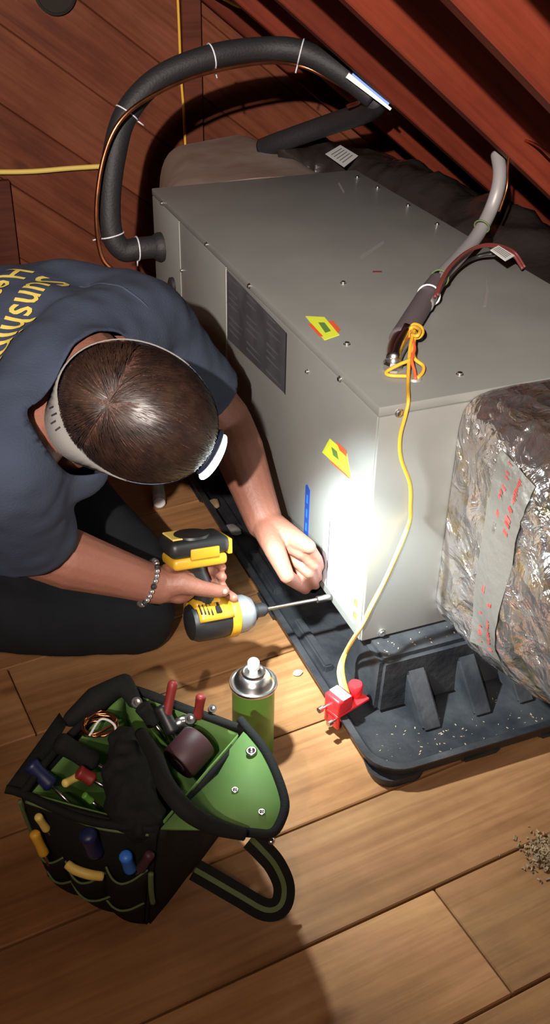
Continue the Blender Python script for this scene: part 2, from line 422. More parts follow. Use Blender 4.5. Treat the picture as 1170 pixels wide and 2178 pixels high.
# round dark disc with a rim, high on the wall
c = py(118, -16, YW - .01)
t = thing('dark_disc', 'round dark disc high on the plank wall', 'vent', (c.x, YW - .02, c.z))
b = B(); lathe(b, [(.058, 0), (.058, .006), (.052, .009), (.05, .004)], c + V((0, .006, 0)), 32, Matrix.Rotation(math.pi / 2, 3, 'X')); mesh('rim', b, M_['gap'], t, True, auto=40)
b = B(); lathe(b, [(.05, 0), (.05, .003)], c + V((0, .006, 0)), 32, Matrix.Rotation(math.pi / 2, 3, 'X')); mesh('disc_face', b, M_['gap'], t)

# ------------------------------------------------------------------ drain pan
X0, X1, Y0, Y1 = -.066, .60, -.214, 1.30
RIM = .046
def rrect(x0, x1, y0, y1, r, z, n=6):
    out = []
    for cx, cy, a0 in ((x1 - r, y1 - r, 0), (x0 + r, y1 - r, 90), (x0 + r, y0 + r, 180), (x1 - r, y0 + r, 270)):
        for i in range(n + 1):
            a = math.radians(a0 + 90 * i / n); out.append(V((cx + r * math.cos(a), cy + r * math.sin(a), z)))
    return out
pan = thing('drain_pan', 'black plastic secondary drain pan lying under the grey cabinet', 'drain pan', ((X0 + X1) / 2, (Y0 + Y1) / 2, 0))
b = B(); loops = []
for d, r, z in ((.012, .052, .014), (.003, .06, .040), (0, .062, .043), (0, .062, RIM), (.012, .055, RIM), (.015, .052, RIM - .003), (.022, .05, .026), (.03, .045, .022)):
    loops.append([b.verts.new(p) for p in rrect(X0 + d, X1 - d, Y0 + d, Y1 - d, r, z)])
for A, C in zip(loops, loops[1:]):
    n = len(A)
    for i in range(n): b.faces.new((A[i], A[(i + 1) % n], C[(i + 1) % n], C[i]))
b.faces.new(loops[0][::-1]); b.faces.new(loops[-1])
mesh('tray', b, M_['pan'], pan, True, auto=35)
def taper(b, x0, x1, y0, y1, z0, z1, ins=.012, bev=.006):
    t = B(); bmesh.ops.create_cube(t, size=1)
    for v in t.verts:
        k = ins if v.co.z > 0 else 0
        v.co = V((x0 + k if v.co.x < 0 else x1 - k, y0 + k if v.co.y < 0 else y1 - k, z1 if v.co.z > 0 else z0))
    bmesh.ops.bevel(t, geom=t.edges[:], offset=bev, segments=2, affect='EDGES'); add(b, t); return b
b = B(); taper(b, .004, .30, -.066, .075, .02, .128, .010, .008); mesh('support_block', b, M_['pan'], pan, True, auto=40)
b = B(); taper(b, .02, .50, .50, .62, .02, .128); mesh('support_block', b, M_['pan'], pan, True, auto=40)
b = B(); taper(b, .02, .50, 1.02, 1.15, .02, .128); mesh('support_block', b, M_['pan'], pan, True, auto=40)
for k, (cx, wd) in enumerate(((.078, .036), (.176, .036), (.262, .034))):     # sloping buttress ribs on the front block
    b = B(); pr = []
    prof = [(-.058, .100), (-.136, .024), (-.058, .024)]
    A = [b.verts.new((cx - wd / 2, y, z)) for y, z in prof]; C = [b.verts.new((cx + wd / 2, y, z)) for y, z in prof]
    b.faces.new(A); b.faces.new(C[::-1])
    for i in range(3): b.faces.new((A[i], C[i], C[(i + 1) % 3], A[(i + 1) % 3]))
    bmesh.ops.bevel(b, geom=b.edges[:], offset=.004, segments=2, affect='EDGES')
    mesh('rib', b, M_['pan'], pan, True, auto=35)
for (fx0, fx1, fy0, fy1) in ((.10, .165, -.2, -.14), (.25, .33, -.2, -.14), (-.055, .0, .25, .33), (-.055, .0, .7, .78)):
    b = B(); taper(b, fx0, fx1, fy0, fy1, .0, .018, -.006, .004); mesh('foot', b, M_['pan'], pan, True, auto=40)
b = B(); A = [b.verts.new(p) for p in rrect(X0 + .012, .035, Y0 + .010, -.13, .03, .0)]; C = [b.verts.new(p) for p in rrect(X0 + .006, .040, Y0 + .006, -.125, .035, .02)]
b.faces.new(A[::-1]); b.faces.new(C)
for i in range(len(A)): b.faces.new((A[i], A[(i + 1) % len(A)], C[(i + 1) % len(A)], C[i]))
mesh('foot', b, M_['pan'], pan, True, auto=40)
# shallow raised bars in the left channel
for y in (.06, .30, .54, .80):
    b = B(); taper(b, -.036, -.012, y, y + .15, .018, .034, .004, .003); mesh('channel_bar', b, M_['pan'], pan, True, auto=40)
# a few scraps lying in and beside the pan
def lump(name, c, s, m, label, cat, seed, grp=None, sub=2):
    b = B(); ell(b, c, (V((s[0], 0, 0)), V((0, s[1], 0)), V((0, 0, s[2]))), sub)
    for v in b.verts: v.co += (v.co - V(c)) * .5 * noise.noise(v.co * 90 + V((seed, 0, 0)))
    return tag(mesh(name, b, m, None, True), label, cat, grp)
lump('paper_scrap', pz(493, 1130, .03) + V((0, 0, .004)), (.018, .022, .008), M_['strap'], 'crumpled pale scrap lying in the channel of the pan', 'scrap', 3)
lump('insulation_tuft', pz(455, 1075, .035) + V((0, 0, .004)), (.012, .016, .01), M_['dirt'], 'small tan insulation tuft lying in the pan channel', 'scrap', 5)
lump('paper_scrap', pz(635, 1432, .002) + V((0, 0, .002)), (.009, .007, .003), M_['white'], 'tiny white paper scrap on the floor beside the pan', 'scrap', 9)

# ------------------------------------------------------------------ air handler cabinet
BX, BY, ZB, ZT = .533, 1.194, .13, .575
ah = thing('air_handler', 'large grey-green sheet metal air handler cabinet lying on its side', 'air handler', (BX / 2, BY / 2, ZB))
b = B(); boxmm(b, (.004, .003, ZB), (BX - .004, BY - .003, ZT - .003), .003, 2); mesh('cabinet', b, M_['cab'], ah, True, auto=40)
b = B(); boxmm(b, (0, 0, ZT - .016), (BX, BY, ZT), .0022, 2); mesh('top_panel', b, M_['cab'], ah, True, auto=40)
for (y0, y1) in ((.004, .668), (.673, .978), (.983, BY - .002)):
    b = B(); boxmm(b, (0, y0, ZB + .001), (.01, y1, ZT - .017), .002, 2); mesh('side_panel', b, M_['cab'], ah, True, auto=40)
b = B(); boxmm(b, (.002, 0, ZB + .002), (BX - .002, .008, ZT - .017), .002, 2); mesh('end_panel', b, M_['cab'], ah, True, auto=40)
for y in (.6705, .9805):
    b = B(); boxmm(b, (-.0016, y - .004, ZB + .004), (.004, y + .001, ZT - .018), .0008, 1); mesh('panel_flange', b, M_['edge'], ah, True, auto=40)
def screw(p, n, par, r=.0055, m='steel'):
    b = B(); n = V(n); x, y = perp(n); R = Matrix((x, y, n)).transposed()
    lathe(b, [(r * 1.35, 0), (r * 1.35, .0012), (r, .0014), (r * .9, .0042), (r * .5, .005)], p, 10, R); return mesh('screw', b, M_[m], par, True, auto=40)
for q in ((803, 400), (868, 438), (930, 478), (738, 733), (978, 797), (760, 378), (730, 615 - 12)): screw(pz(*q, ZT), (0, 0, 1), ah, .0045)
for q in ((345, 432), (440, 520), (531, 608), (724, 806), (388, 575)): screw(pxx(*q, -.0005), (-1, 0, 0), ah, .004)
for q in ((849, 878), (812, 1346)): screw(py(*q, 0), (0, -1, 0), ah, .0055)
for q in ((655, 790),): screw(pxx(*q, 0), (-1, 0, 0), ah, .003)
def patch_x(name, pts, m, par, th=.0008, x=0):      # printed label stuck on the long side
    b = B(); prism(b, [V((x, p[0], p[1])) for p in pts], (-1, 0, 0), th); return mesh(name, b, M_[m], par)
pl = patch_x('rating_plate', [(.662, .556), (.353, .549), (.353, .432), (.662, .412)], 'plate', ah)
rows = 9
for i in range(rows):                                  # faint columns of print on the plate
    z = .548 - i * .0135
    for k, (a, c) in enumerate(((.65, .56), (.55, .46), (.445, .365))):
        if (i * 3 + k) % 4 == 3: continue
        patch_x('print_line', [(a, z), (a - (a - c) * random.uniform(.5, .95), z - .0005), (a - (a - c) * .5, z - .0035), (a, z - .004)], 'print', pl, .0003, -.0009)
patch_x('plate_border', [(.3545, .549), (.350, .549), (.350, .431), (.3545, .432)], 'ink', pl, .0004, -.0009)
lb = patch_x('white_label', [(.163, .292), (.028, .300), (.028, .150), (.163, .150)], 'whitegrey', ah); lb['label'] = 'white printed label near the corner'
patch_x('print_line', [(.141, .290), (.138, .290), (.138, .152), (.141, .152)], 'print', lb, .0004, -.0009)
for i in range(8):
    z = .275 - i * .013; patch_x('print_line', [(.128, z), (.06 + (i % 3) * .012, z), (.06 + (i % 3) * .012, z - .004), (.128, z - .004)], 'whitegrey', lb, .0004, -.0009)
for z in (.205, .178): patch_x('seal_mark', [(.030, z), (.020, z), (.020, z - .014), (.030, z - .014)], 'hiyellow', ah)['label'] = 'small yellow seal mark'
bl = patch_x('blue_strip', [(.247, .300), (.240, .306), (.228, .300), (.228, .150), (.247, .150)], 'blue', ah); bl['label'] = 'narrow dark blue vertical sticker'
for i in range(4): patch_x('strip_print', [(.240, .285 - i * .03), (.235, .285 - i * .03), (.235, .268 - i * .03), (.240, .268 - i * .03)], 'bluebright', bl, .0003, -.0009)
def side_px(*q): p = pxx(*q, 0); return (p.y, p.z)
yl = patch_x('warning_label', [side_px(702, 933), side_px(738, 965), side_px(747, 1018), side_px(686, 962)], 'hiyellow', ah); yl['label'] = 'fluorescent yellow warning label on the long side'
patch_x('red_stripe', [side_px(716, 938), side_px(738, 958), side_px(739, 972), side_px(724, 958)], 'orangered', yl, .0003, -.0009)
patch_x('red_stripe', [side_px(700, 975), side_px(740, 1010), side_px(744, 1018), side_px(708, 986)], 'orangered', yl, .0003, -.0009)
patch_x('label_print', [side_px(706, 950), side_px(718, 960), side_px(722, 978), side_px(710, 968)], 'green', yl, .0003, -.0009)
def patch_z(name, q, m, par, th=.0008, z=ZT):
    b = B(); prism(b, [pz(*p, z) for p in q], (0, 0, 1), th); return mesh(name, b, M_[m], par)
yt = patch_z('warning_label', [(650, 673), (690, 675), (722, 713), (690, 724)], 'hiyellow', ah); yt['label'] = 'fluorescent yellow warning label on the top'
patch_z('red_stripe', [(698, 683), (708, 682), (724, 700), (718, 708)], 'orangered', yt, .0003, ZT + .0008)
patch_z('red_stripe', [(655, 690), (662, 688), (688, 716), (680, 716)], 'orangered', yt, .0003, ZT + .0008)
patch_z('label_print', [(677, 686), (690, 686), (704, 704), (692, 708)], 'green', yt, .0003, ZT + .0008)
patch_z('red_mark', [(793, 577), (812, 577), (812, 580), (793, 580)], 'redwire', ah)
for q in (((765, 545), (815, 512), (817, 518), (768, 552)), ((1034, 590), (1040, 620), (1034, 652), (1028, 652), (1034, 620)), ((722, 388), (733, 408), (731, 412), (719, 390))):
    patch_z('scuff', q, 'edge', ah, .0002)
b = B(); prism(b, [pz(*q, ZT) for q in ((812, 778), (838, 770), (842, 774), (820, 783))], (0, 0, 1), .001); mesh('scuff', b, M_['edge'], ah)
b = B(); cone(b, pz(882, 806, ZT), pz(882, 806, ZT) + V((0, 0, .003)), .012, .010, 20); mesh('cable_bushing', b, M_['edge'], ah, True, auto=40)
# rubber collar where the big hose goes in
hp = V((0, 1.125, .456))
b = B(); lathe(b, [(.034, 0), (.034, .010), (.028, .02), (.026, .022)], hp, 24, Matrix.Rotation(-math.pi / 2, 3, 'Y')); mesh('hose_collar', b, M_['foam'], ah, True, auto=40)
b = B(); lathe(b, [(.018, 0), (.018, .008), (.010, .012)], V((0, 1.04, .392)), 20, Matrix.Rotation(-math.pi / 2, 3, 'Y')); mesh('pipe_collar', b, M_['foam'], ah, True, auto=40)

# ------------------------------------------------------------------ far plenum and black wrapped duct
pln = thing('duct_plenum', 'dusty brown duct plenum behind the far end of the cabinet', 'duct', (.3, 1.45, .2))
b = B()
secs = []
for i in range(9):
    f = i / 8; y = 1.197 + f * .47
    x0 = .03 + .12 * f; x1 = .50; z0 = .16; z1 = .575 - .012 * f
    ring = []
    for a in range(40):
        th = 2 * math.pi * a / 40; cx, sx = math.cos(th), math.sin(th)
        e = .35 + .25 * f
        px_ = (x0 + x1) / 2 + (x1 - x0) / 2 * math.copysign(abs(cx) ** e, cx); pz_ = (z0 + z1) / 2 + (z1 - z0) / 2 * math.copysign(abs(sx) ** e, sx)
        v = V((px_, y, pz_)); v += V((0, 0, 1)) * .012 * noise.noise(v * 8)
        ring.append(b.verts.new(v))
    secs.append(ring)
for A, C in zip(secs, secs[1:]):
    for j in range(40): b.faces.new((A[j], A[(j + 1) % 40], C[(j + 1) % 40], C[j]))
b.faces.new(secs[0][::-1]); b.faces.new(secs[-1]); mesh('casing', b, M_['plen'], pln, True, auto=50)
pl4 = [pz(q[0], q[1], .583) for q in ((692, 328), (724, 309), (762, 332), (732, 356))]

bd = thing('wrapped_duct', 'black plastic wrapped flexible duct beside the cabinet under the rafters', 'duct', (.68, .7, .3))
def loft(path, rad, n, disp, ds, ecc=(1, 1), step=10, seed=0):
    b = B(); q = spline(path, step); rings = []
    for i, p in enumerate(q):
        d = (q[min(i + 1, len(q) - 1)] - q[max(i - 1, 0)]).normalized(); x = d.cross(V((0, 0, 1))).normalized(); y = x.cross(d)
        f = i / (len(q) - 1); R = rad(f); ring = []
        for j in range(n):
            a = 2 * math.pi * j / n; nn = x * math.cos(a) * ecc[0] + y * math.sin(a) * ecc[1]; v = p + nn * R
            h = noise.noise(v * ds + V((seed, 0, 0))) + .5 * abs(noise.noise(v * ds * 2.7 + V((seed, 5, 0))))
            ring.append(b.verts.new(v + nn * disp * h))
        rings.append(ring)
    for A, C in zip(rings, rings[1:]):
        for j in range(n): b.faces.new((A[j], A[(j + 1) % n], C[(j + 1) % n], C[j]))
    b.faces.new(rings[0][::-1]); b.faces.new(rings[-1]); return b
b = loft([(.712, .03, .41), (.708, .4, .415), (.708, .9, .425), (.66, 1.25, .43), (.56, 1.42, .44), (.43, 1.47, .44)], lambda f: .142 + .005 * math.sin(f * 40), 56, .026, 11, (1, 1.02), 22)
mesh('wrap', b, M_['blackwrap'], bd, True)
# pale paper tag on the duct wrap, with its print
b = B(); N_ = V((-.1, -.25, 1)).normalized(); prism(b, pl4, N_, .001); tg = mesh('paper_tag', b, M_['white'], pln); tg['label'] = 'white paper tag'
for i in range(5):
    f = .18 + i * .15; a_ = pl4[0].lerp(pl4[3], f); c_ = pl4[1].lerp(pl4[2], f); d_ = (pl4[3] - pl4[0]) * .04
    b = B(); prism(b, [p + N_ * .001 for p in (a_.lerp(c_, .15), a_.lerp(c_, .85), a_.lerp(c_, .85) + d_, a_.lerp(c_, .15) + d_)], N_, .0003); mesh('print_line', b, M_['strap'], tg)

# ------------------------------------------------------------------ foil duct on the near end
fd = thing('foil_duct', 'crinkled silver foil insulated duct on the near end of the cabinet', 'duct', (.4, -.25, .15))
def foil_pt(s, a, extra=0):
    """s: distance from the cabinet end, a: angle round the duct"""
    k = min(1, s / .42); k = k * k * (3 - 2 * k)
    e = .20 * (1 - k) + .98 * k
    cx = .372 * (1 - k) + .395 * k; cz = .352 * (1 - k) + .352 * k
    hx = .233 * (1 - k) + .262 * k; hz = .222 * (1 - k) + .262 * k
    ca, sa = math.cos(a), math.sin(a)
    v = V((cx + hx * math.copysign(abs(ca) ** e, ca), -.001 - s, cz + hz * math.copysign(abs(sa) ** e, sa)))
    nn = V((ca, 0, sa)).normalized()
    h = .010 * noise.noise(v * 13) + .007 * (abs(noise.noise(v * V((34, 34, 20)).x)) - .2)
    cr = .0
    return v + nn * (h * min(1, s / .03 + .15) + extra)
b = B(); rings = []; NA = 220; NS = 90
for i in range(NS + 1):
    s = .75 * (i / NS) ** 1.25; rings.append([b.verts.new(foil_pt(s, 2 * math.pi * j / NA)) for j in range(NA)])
for A, C in zip(rings, rings[1:]):
    for j in range(NA): b.faces.new((A[j], A[(j + 1) % NA], C[(j + 1) % NA], C[j]))
b.faces.new(rings[0][::-1]); b.faces.new(rings[-1]); mesh('jacket', b, M_['foil'], fd, True)
# printed clear strip round the jacket with two rows of red print
def foil_strip(name, s0, s1, a0, a1, m, par, ex=.002, n=24, ns=4, wob=0):
    b = B(); g = []
    for i in range(n + 1):
        a = math.radians(a0 + (a1 - a0) * i / n); row = []
        for j in range(ns + 1):
            row.append(b.verts.new(foil_pt(s0 + (s1 - s0) * j / ns + wob * (i / n), a, ex)))
        g.append(row)
    for i in range(n):
        for j in range(ns): b.faces.new((g[i][j], g[i + 1][j], g[i + 1][j + 1], g[i][j + 1]))
    return mesh(name, b, M_[m], par, True)
M_['strip'] = mat('dull_clear_tape', (.19, .175, .155), .45, .3, bump=.3, bs=40)
st = foil_strip('printed_strip', .105, .185, 151, 207, 'strip', fd); st['label'] = 'dull grey strip with red print'
random.seed(3)
for row, s0 in ((0, .125), (1, .152)):
    a = 153 + row * 2
    while a < 204:
        da = random.uniform(.5, 1.1)
        if random.random() < .8: foil_strip('red_print', s0 + random.uniform(0, .003), s0 + random.uniform(.007, .013), a, a + da, 'redprint', st, .0032, 2, 2)
        a += da + random.uniform(.2, .45)
        if random.random() < .12: a += 3.5

# ------------------------------------------------------------------ refrigerant hose, copper line, labels
hz_ = thing('insulated_hose', 'thick black foam insulated hose looping up from the cabinet to the rafters', 'hose', (-.05, 1.13, .45))
HP = [V((-.012, 1.125, .457)), V((-.06, 1.125, .458)), py(263, 532, 1.128), py(239, 500, 1.135), py(233, 430, 1.15), py(243, 330, 1.17), py(270, 240, 1.19), py(340, 165, 1.20), py(450, 120, 1.20), py(560, 104, 1.20), py(640, 110, 1.17), py(720, 150, 1.12), py(795, 208, 1.07)]
b = B(); tube(b, HP, [.026] * 3 + [.0255] * 2 + [.027] * 2 + [.026] * 6, 20, k=10); mesh('hose', b, M_['foam'], hz_, True)
HQ = [py(795, 208, 1.07), py(800, 222, 1.09), py(775, 240, 1.17), py(700, 265, 1.30), py(600, 300, 1.42), py(560, 315, 1.48)]
b = B(); tube(b, HQ, .026, 20, k=8); mesh('return_hose', b, M_['foam'], hz_, True)
def tie(i, par, hoses=HP, r=.0275, m='whitegrey', w=.0018):
    p = hoses[i]; d = (hoses[min(i + 1, len(hoses) - 1)] - hoses[max(i - 1, 0)]).normalized(); x, y = perp(d); b = B()
    ring = [p + (x * math.cos(a * math.pi / 14) + y * math.sin(a * math.pi / 14)) * r for a in range(29)]
    tube(b, ring, w, 6, smooth=False, cap=False); 
    tube(b, [ring[20], ring[20] + (ring[20] - p) * .7], w, 6, smooth=False)
    return mesh('cable_tie', b, M_[m], par, True)
for i in (1, 3, 6, 8, 10): tie(i, hz_)
# blue and white printed sleeve tag lying along the hose
a_ = py(740, 158, 1.06); c_ = py(832, 232, .99); d = (c_ - a_).normalized(); n_ = (CAM - a_).normalized(); wv = d.cross(n_).normalized()
if wv.z < 0: wv = -wv
tg = thing('hose_tag', 'blue and white printed tag lying along the upper hose by the rafter', 'tag', (a_ + c_) / 2)
b = B(); prism(b, [a_ - wv * .008, c_ - wv * .004, c_ + wv * .002, a_ + wv * .004], n_, .002); mesh('white_band', b, M_['white'], tg)
b = B(); prism(b, [a_ + wv * .004 + d * .008, c_ + wv * .002 - d * .01, c_ + wv * .012 - d * .012, a_ + wv * .016 + d * .006], n_, .002); mesh('blue_band', b, M_['bluebright'], tg)
p4 = [p + (CAM - p).normalized() * .012 for p in (py(735, 238, 1.235), py(768, 222, 1.215), py(766, 244, 1.215), py(737, 252, 1.235))]
b = B(); prism(b, p4, (CAM - p4[0]), .001); t2 = mesh('paper_tag', b, M_['white'], hz_); t2['label'] = 'small white paper tag on the return hose'
for k in range(3):
    f = .25 + k * .22; b = B(); q_ = [p4[0].lerp(p4[3], f).lerp(p4[1].lerp(p4[2], f), g) for g in (.15, .85)]; e_ = (p4[3] - p4[0]) * .07; n1 = (CAM - p4[0]).normalized()
    prism(b, [q_[0] + n1 * .001, q_[1] + n1 * .001, q_[1] + e_ + n1 * .001, q_[0] + e_ + n1 * .001], n1, .0004); mesh('print_line', b, M_['strap'], t2)
cu = [V((-.006, 1.04, .392)), V((-.05, 1.05, .392)), py(300, 605, 1.08), py(235, 570, 1.10), py(212, 530, 1.11), py(205, 440, 1.115), py(222, 330, 1.125), py(262, 250, 1.13), py(340, 195, 1.15), py(440, 155, 1.17), py(560, 133, 1.18), py(640, 140, 1.18), py(715, 175, 1.13), py(757, 203, 1.10), py(765, 216, 1.12), py(740, 226, 1.16)]
b = B(); tube(b, cu, .0052, 10, k=8); o = mesh('copper_line', b, M_['copper'], None, True); tag(o, 'thin bare copper line running along the black hose', 'pipe')
# wall cables
def cable(name, pts, r, m, label, cat='cable', **kw):
    b = B(); tube(b, pts, r, 8, **kw); return tag(mesh(name, b, M_[m], None, True), label, cat)
cable('yellow_cable', [py(377, -30, YW - .03), py(381, 60, YW - .03), py(385, 160, YW - .03), py(391, 240, YW - .03), py(395, 330, YW - .03)], .0042, 'yellow', 'thin yellow cable running down the stud on the plank wall')
cable('yellow_cable', [py(-60, 366, YW - .012), py(60, 365, YW - .013), py(150, 358, YW - .013), py(230, 353, YW - .013)], .0075, 'paleyellow', 'yellow cable running level across the plank wall behind the hose')
cable('yellow_cable', [py(440, -25, 1.72), py(485, 2, 1.72), py(512, 14, 1.72), py(545, 13, 1.70), py(575, 18, 1.70), py(625, 26, 1.68)], .0045, 'yellow', 'yellow cable sagging between the rafters above the hose')

# ------------------------------------------------------------------ electrical whip on top of the cabinet
cw = thing('conduit_whip', 'grey flexible conduit with taped sleeve reaching the cabinet top', 'conduit', pz(830, 770, ZT))
CP = [pz(905, 650, .60), pz(935, 592, .608), pz(975, 548, .615), pz(1012, 505, .63), pz(1040, 455, .66), pz(1058, 405, .70), pz(1063, 365, .73), pz(1058, 328, .755)]
b = B(); tube(b, CP, .0135, 16, k=10); mesh('conduit', b, M_['conduit'], cw, True)
b = B(); tube(b, [pz(848, 722, .595), pz(880, 676, .598), pz(907, 632, .602), pz(932, 594, .606)], [.0165, .0185, .018, .0155], 16, k=6); mesh('taped_sleeve', b, M_['greytape'], cw, True)
q0, q1, q2 = pz(836, 768, .588), pz(843, 740, .593), pz(862, 708, .596)
b = B(); tube(b, [q0, q1, q2], [.012, .0155, .0175], 16, k=4); mesh('connector', b, M_['steel'], cw, True)
b = B(); lathe(b, [(.016, 0), (.016, .010), (.013, .014)], V((q0.x, q0.y, ZT)), 8); mesh('lock_nut', b, M_['steel'], cw, True, auto=30)
for (q, r, m) in ((pz(912, 628, .604), .0195, 'white'), (pz(935, 592, .61), .016, 'piping'), (pz(1025, 482, .647), .015, 'piping')):
    b = B(); d = (CP[1] - CP[0]).normalized() if r > .0155 else (CP[4] - CP[3]).normalized(); x, y = perp(d)
    ring = [q + (x * math.cos(a * math.pi / 12) + y * math.sin(a * math.pi / 12)) * r for a in range(25)]
    tube(b, ring, .0017, 6, smooth=False, cap=False); mesh('cable_tie', b, M_[m], cw, True)
wr = thing('control_wires', 'red-brown and black wires tied along the grey conduit', 'wire', pz(928, 630, ZT))
RWp = [pz(925, 632, .615), pz(935, 605, .625), pz(955, 570, .635), pz(990, 538, .64), pz(1025, 524, .64), pz(1060, 526, .63), pz(1090, 540, .61), pz(1112, 572, .59)]
b = B(); tube(b, RWp, .0032, 8); mesh('red_wire', b, M_['redwire'], wr, True)
b = B(); tube(b, [p + V((.006, .002, .002)) for p in RWp], .0026, 8); mesh('red_wire', b, M_['redwire'], wr, True)
b = B(); tube(b, [pz(950, 600, .60), pz(975, 570, .60), pz(1010, 548, .60), pz(1050, 540, .61), pz(1080, 545, .60)], .003, 8); mesh('black_wire', b, M_['blackwire'], wr, True)
f4 = [pz(*q, .637) for q in ((1043, 533), (1060, 524), (1094, 545), (1075, 556))]
b = B(); prism(b, f4, (0, -.2, 1), .002); tg = mesh('wire_flag', b, M_['white'], wr); tg['label'] = 'white paper wire flag'
for k in range(4):
    f = .2 + k * .18; b = B(); prism(b, [f4[0].lerp(f4[1], f) .lerp(f4[3].lerp(f4[2], f), .1) + V((0, 0, .0025)), f4[0].lerp(f4[1], f).lerp(f4[3].lerp(f4[2], f), .9) + V((0, 0, .0025)), f4[0].lerp(f4[1], f + .06).lerp(f4[3].lerp(f4[2], f + .06), .9) + V((0, 0, .0025)), f4[0].lerp(f4[1], f + .06).lerp(f4[3].lerp(f4[2], f + .06), .1) + V((0, 0, .0025))], (0, 0, 1), .0004); mesh('print_line', b, M_['strap'], tg)
ow = thing('rafter_wire', 'thin orange wire with a blue clip hanging from the rafters', 'wire', pz(1085, 310, .78))
b = B(); tube(b, [pz(1062, 450, .675), pz(1078, 400, .72), pz(1080, 360, .75), pz(1084, 320, .78), pz(1090, 304, .795), pz(1110, 298, .80), pz(1140, 308, .80), pz(1185, 340, .79)], .0026, 8); mesh('wire', b, M_['copper'], ow, True)
b = B(); box(b, pz(1088, 305, .795), (.014, .014, .022), Matrix.Rotation(.4, 3, 'Y'), .002, 1); mesh('clip', b, M_['bluebright'], ow, True)

# yellow thermostat cable: coil on the cabinet top, then down the near end to the float switch
yw = thing('thermostat_cable', 'yellow thermostat cable coiled on the cabinet and hanging down its near end', 'cable', pz(875, 760, ZT))
TH = .0030
b = B(); tube(b, [pz(868, 705, .602), pz(880, 690, .612), pz(895, 695, .614), pz(899, 708, .610), pz(890, 718, .606), pz(876, 716, .604), pz(870, 704, .606), pz(880, 695, .612), pz(893, 702, .616), pz(888, 714, .614), pz(876, 712, .61)], TH, 8); mesh('knot', b, M_['yellow'], yw, True)
b = B(); tube(b, [pz(880, 700, .606), pz(876, 730, .602), pz(878, 760, .596), pz(850, 775, .59), pz(826, 788, .583), pz(822, 795, .580), pz(835, 799, .580), pz(870, 800, .580)], TH, 8); mesh('strand', b, M_['yellow'], yw, True)
b = B(); tube(b, [pz(884, 705, .604), pz(880, 735, .60), pz(882, 762, .592), pz(900, 778, .586), pz(899, 792, .582), pz(888, 804, .578)], TH, 8); mesh('strand', b, M_['yellow'], yw, True)
b = B(); tube(b, [pz(874, 712, .605), pz(882, 740, .601), pz(876, 765, .596), pz(882, 790, .585), pz(884, 806, .579)], .0026, 8); mesh('strand', b, M_['orangered'], yw, True)
front = lambda q, o=.008: py(q[0], q[1], -o)
MP = [pz(882, 702, .608), pz(874, 730, .604), pz(870, 770, .592), pz(868, 815, .580), pz(868.5, 842, .582), front((868, 858), .004), front((862, 885)), front((851, 930)), front((853, 975)), front((872, 1030)), front((873, 1080)), front((872, 1105)), front((858, 1145), .02), front((824, 1225), .03), front((792, 1285), .035), front((770, 1330), .045), pz(742, 1375, .115), pz(729, 1410, .10), pz(731, 1445, .085), pz(742, 1482, .078)]
b = B(); tube(b, MP, [TH] * 12 + [.0038] * 8, 8); mesh('strand', b, M_['yellow'], yw, True)
b = B(); tube(b, [front((866, 1125), .018), front((850, 1165), .028), front((816, 1240), .036), front((786, 1298), .04), front((764, 1340), .05), pz(736, 1385, .11), pz(722, 1420, .095), pz(724, 1450, .085), pz(738, 1486, .078)], .0036, 8); mesh('strand', b, M_['paleyellow'], yw, True)

# ------------------------------------------------------------------ float switch clipped to the pan rim
fs = thing('float_switch', 'red plastic float switch clipped on the rim of the black pan', 'float switch', (X0, -.06, RIM))
fc = V((X0 + .012, -.055, .064)); ax = V((.93, .3, 0)).normalized(); RF = frame(ax)
b = B(); box(b, fc + RF @ V((.010, 0, -.012)), (.074, .034, .006), RF, .002, 2); mesh('bracket', b, M_['red'], fs, True, auto=40)
b = B(); box(b, fc + RF @ V((-.010, 0, .006)), (.034, .036, .032), RF, .005, 3); mesh('housing', b, M_['red'], fs, True, auto=40)
b = B(); box(b, fc + RF @ V((-.008, -.001, .0225)), (.018, .034, .002), RF, .0006, 1); o = mesh('face_label', b, M_['white'], fs); o['label'] = 'plain white face label'
b = B(); lathe(b, [(.009, -.012), (.012, 0), (.013, .014), (.011, .017)], fc + RF @ V((.032, .004, .0)), 20); mesh('float_knob', b, M_['red'], fs, True, auto=40)
b = B(); box(b, fc + RF @ V((-.022, 0, -.026)), (.006, .034, .030), RF, .002, 2); mesh('clip_jaw', b, M_['red'], fs, True, auto=40)
for s in (-.012, .012):
    b = B(); a = fc + RF @ V((-.024, s, -.006 - (.012 if s < 0 else 0))); tube(b, [a, a - ax * .012], .0028, 8, smooth=False); tube(b, [a - ax * .011, a - ax * .019], .0052, 10, smooth=False); mesh('thumb_screw', b, M_['steel'], fs, True, auto=40)

# ------------------------------------------------------------------ impact driver held upside down
DO = V((-.220, .104, .167)); TIP = V((-.002, .117, .143))
bx = (TIP - DO).normalized(); hz0 = V((-.272, .14, .30)) - DO; hz = (hz0 - bx * hz0.dot(bx)).normalized(); by = hz.cross(bx)
RD = Matrix((bx, by, hz)).transposed()
def dl(x, y, z): return DO + RD @ V((x, y, z))
RDx = RD @ Matrix.Rotation(math.pi / 2, 3, 'Y')          # lathe axis along the bit
dr = thing('impact_driver', 'yellow and black cordless impact driver held upside down in the right hand', 'power drill', dl(0, 0, -.035))
b = B(); lathe(b, [(.018, -.052), (.029, -.049), (.034, -.038), (.035, -.005), (.033, .018), (.030, .022)], DO, 28, RDx); mesh('motor_housing', b, M_['drillB'], dr, True, auto=40)
b = B()                                                    # yellow shell over the upper half
for i in range(2): pass
ring = []
prof = [(-.043, .0345), (-.034, .0365), (-.01, .0372), (.018, .0355)]
g = []
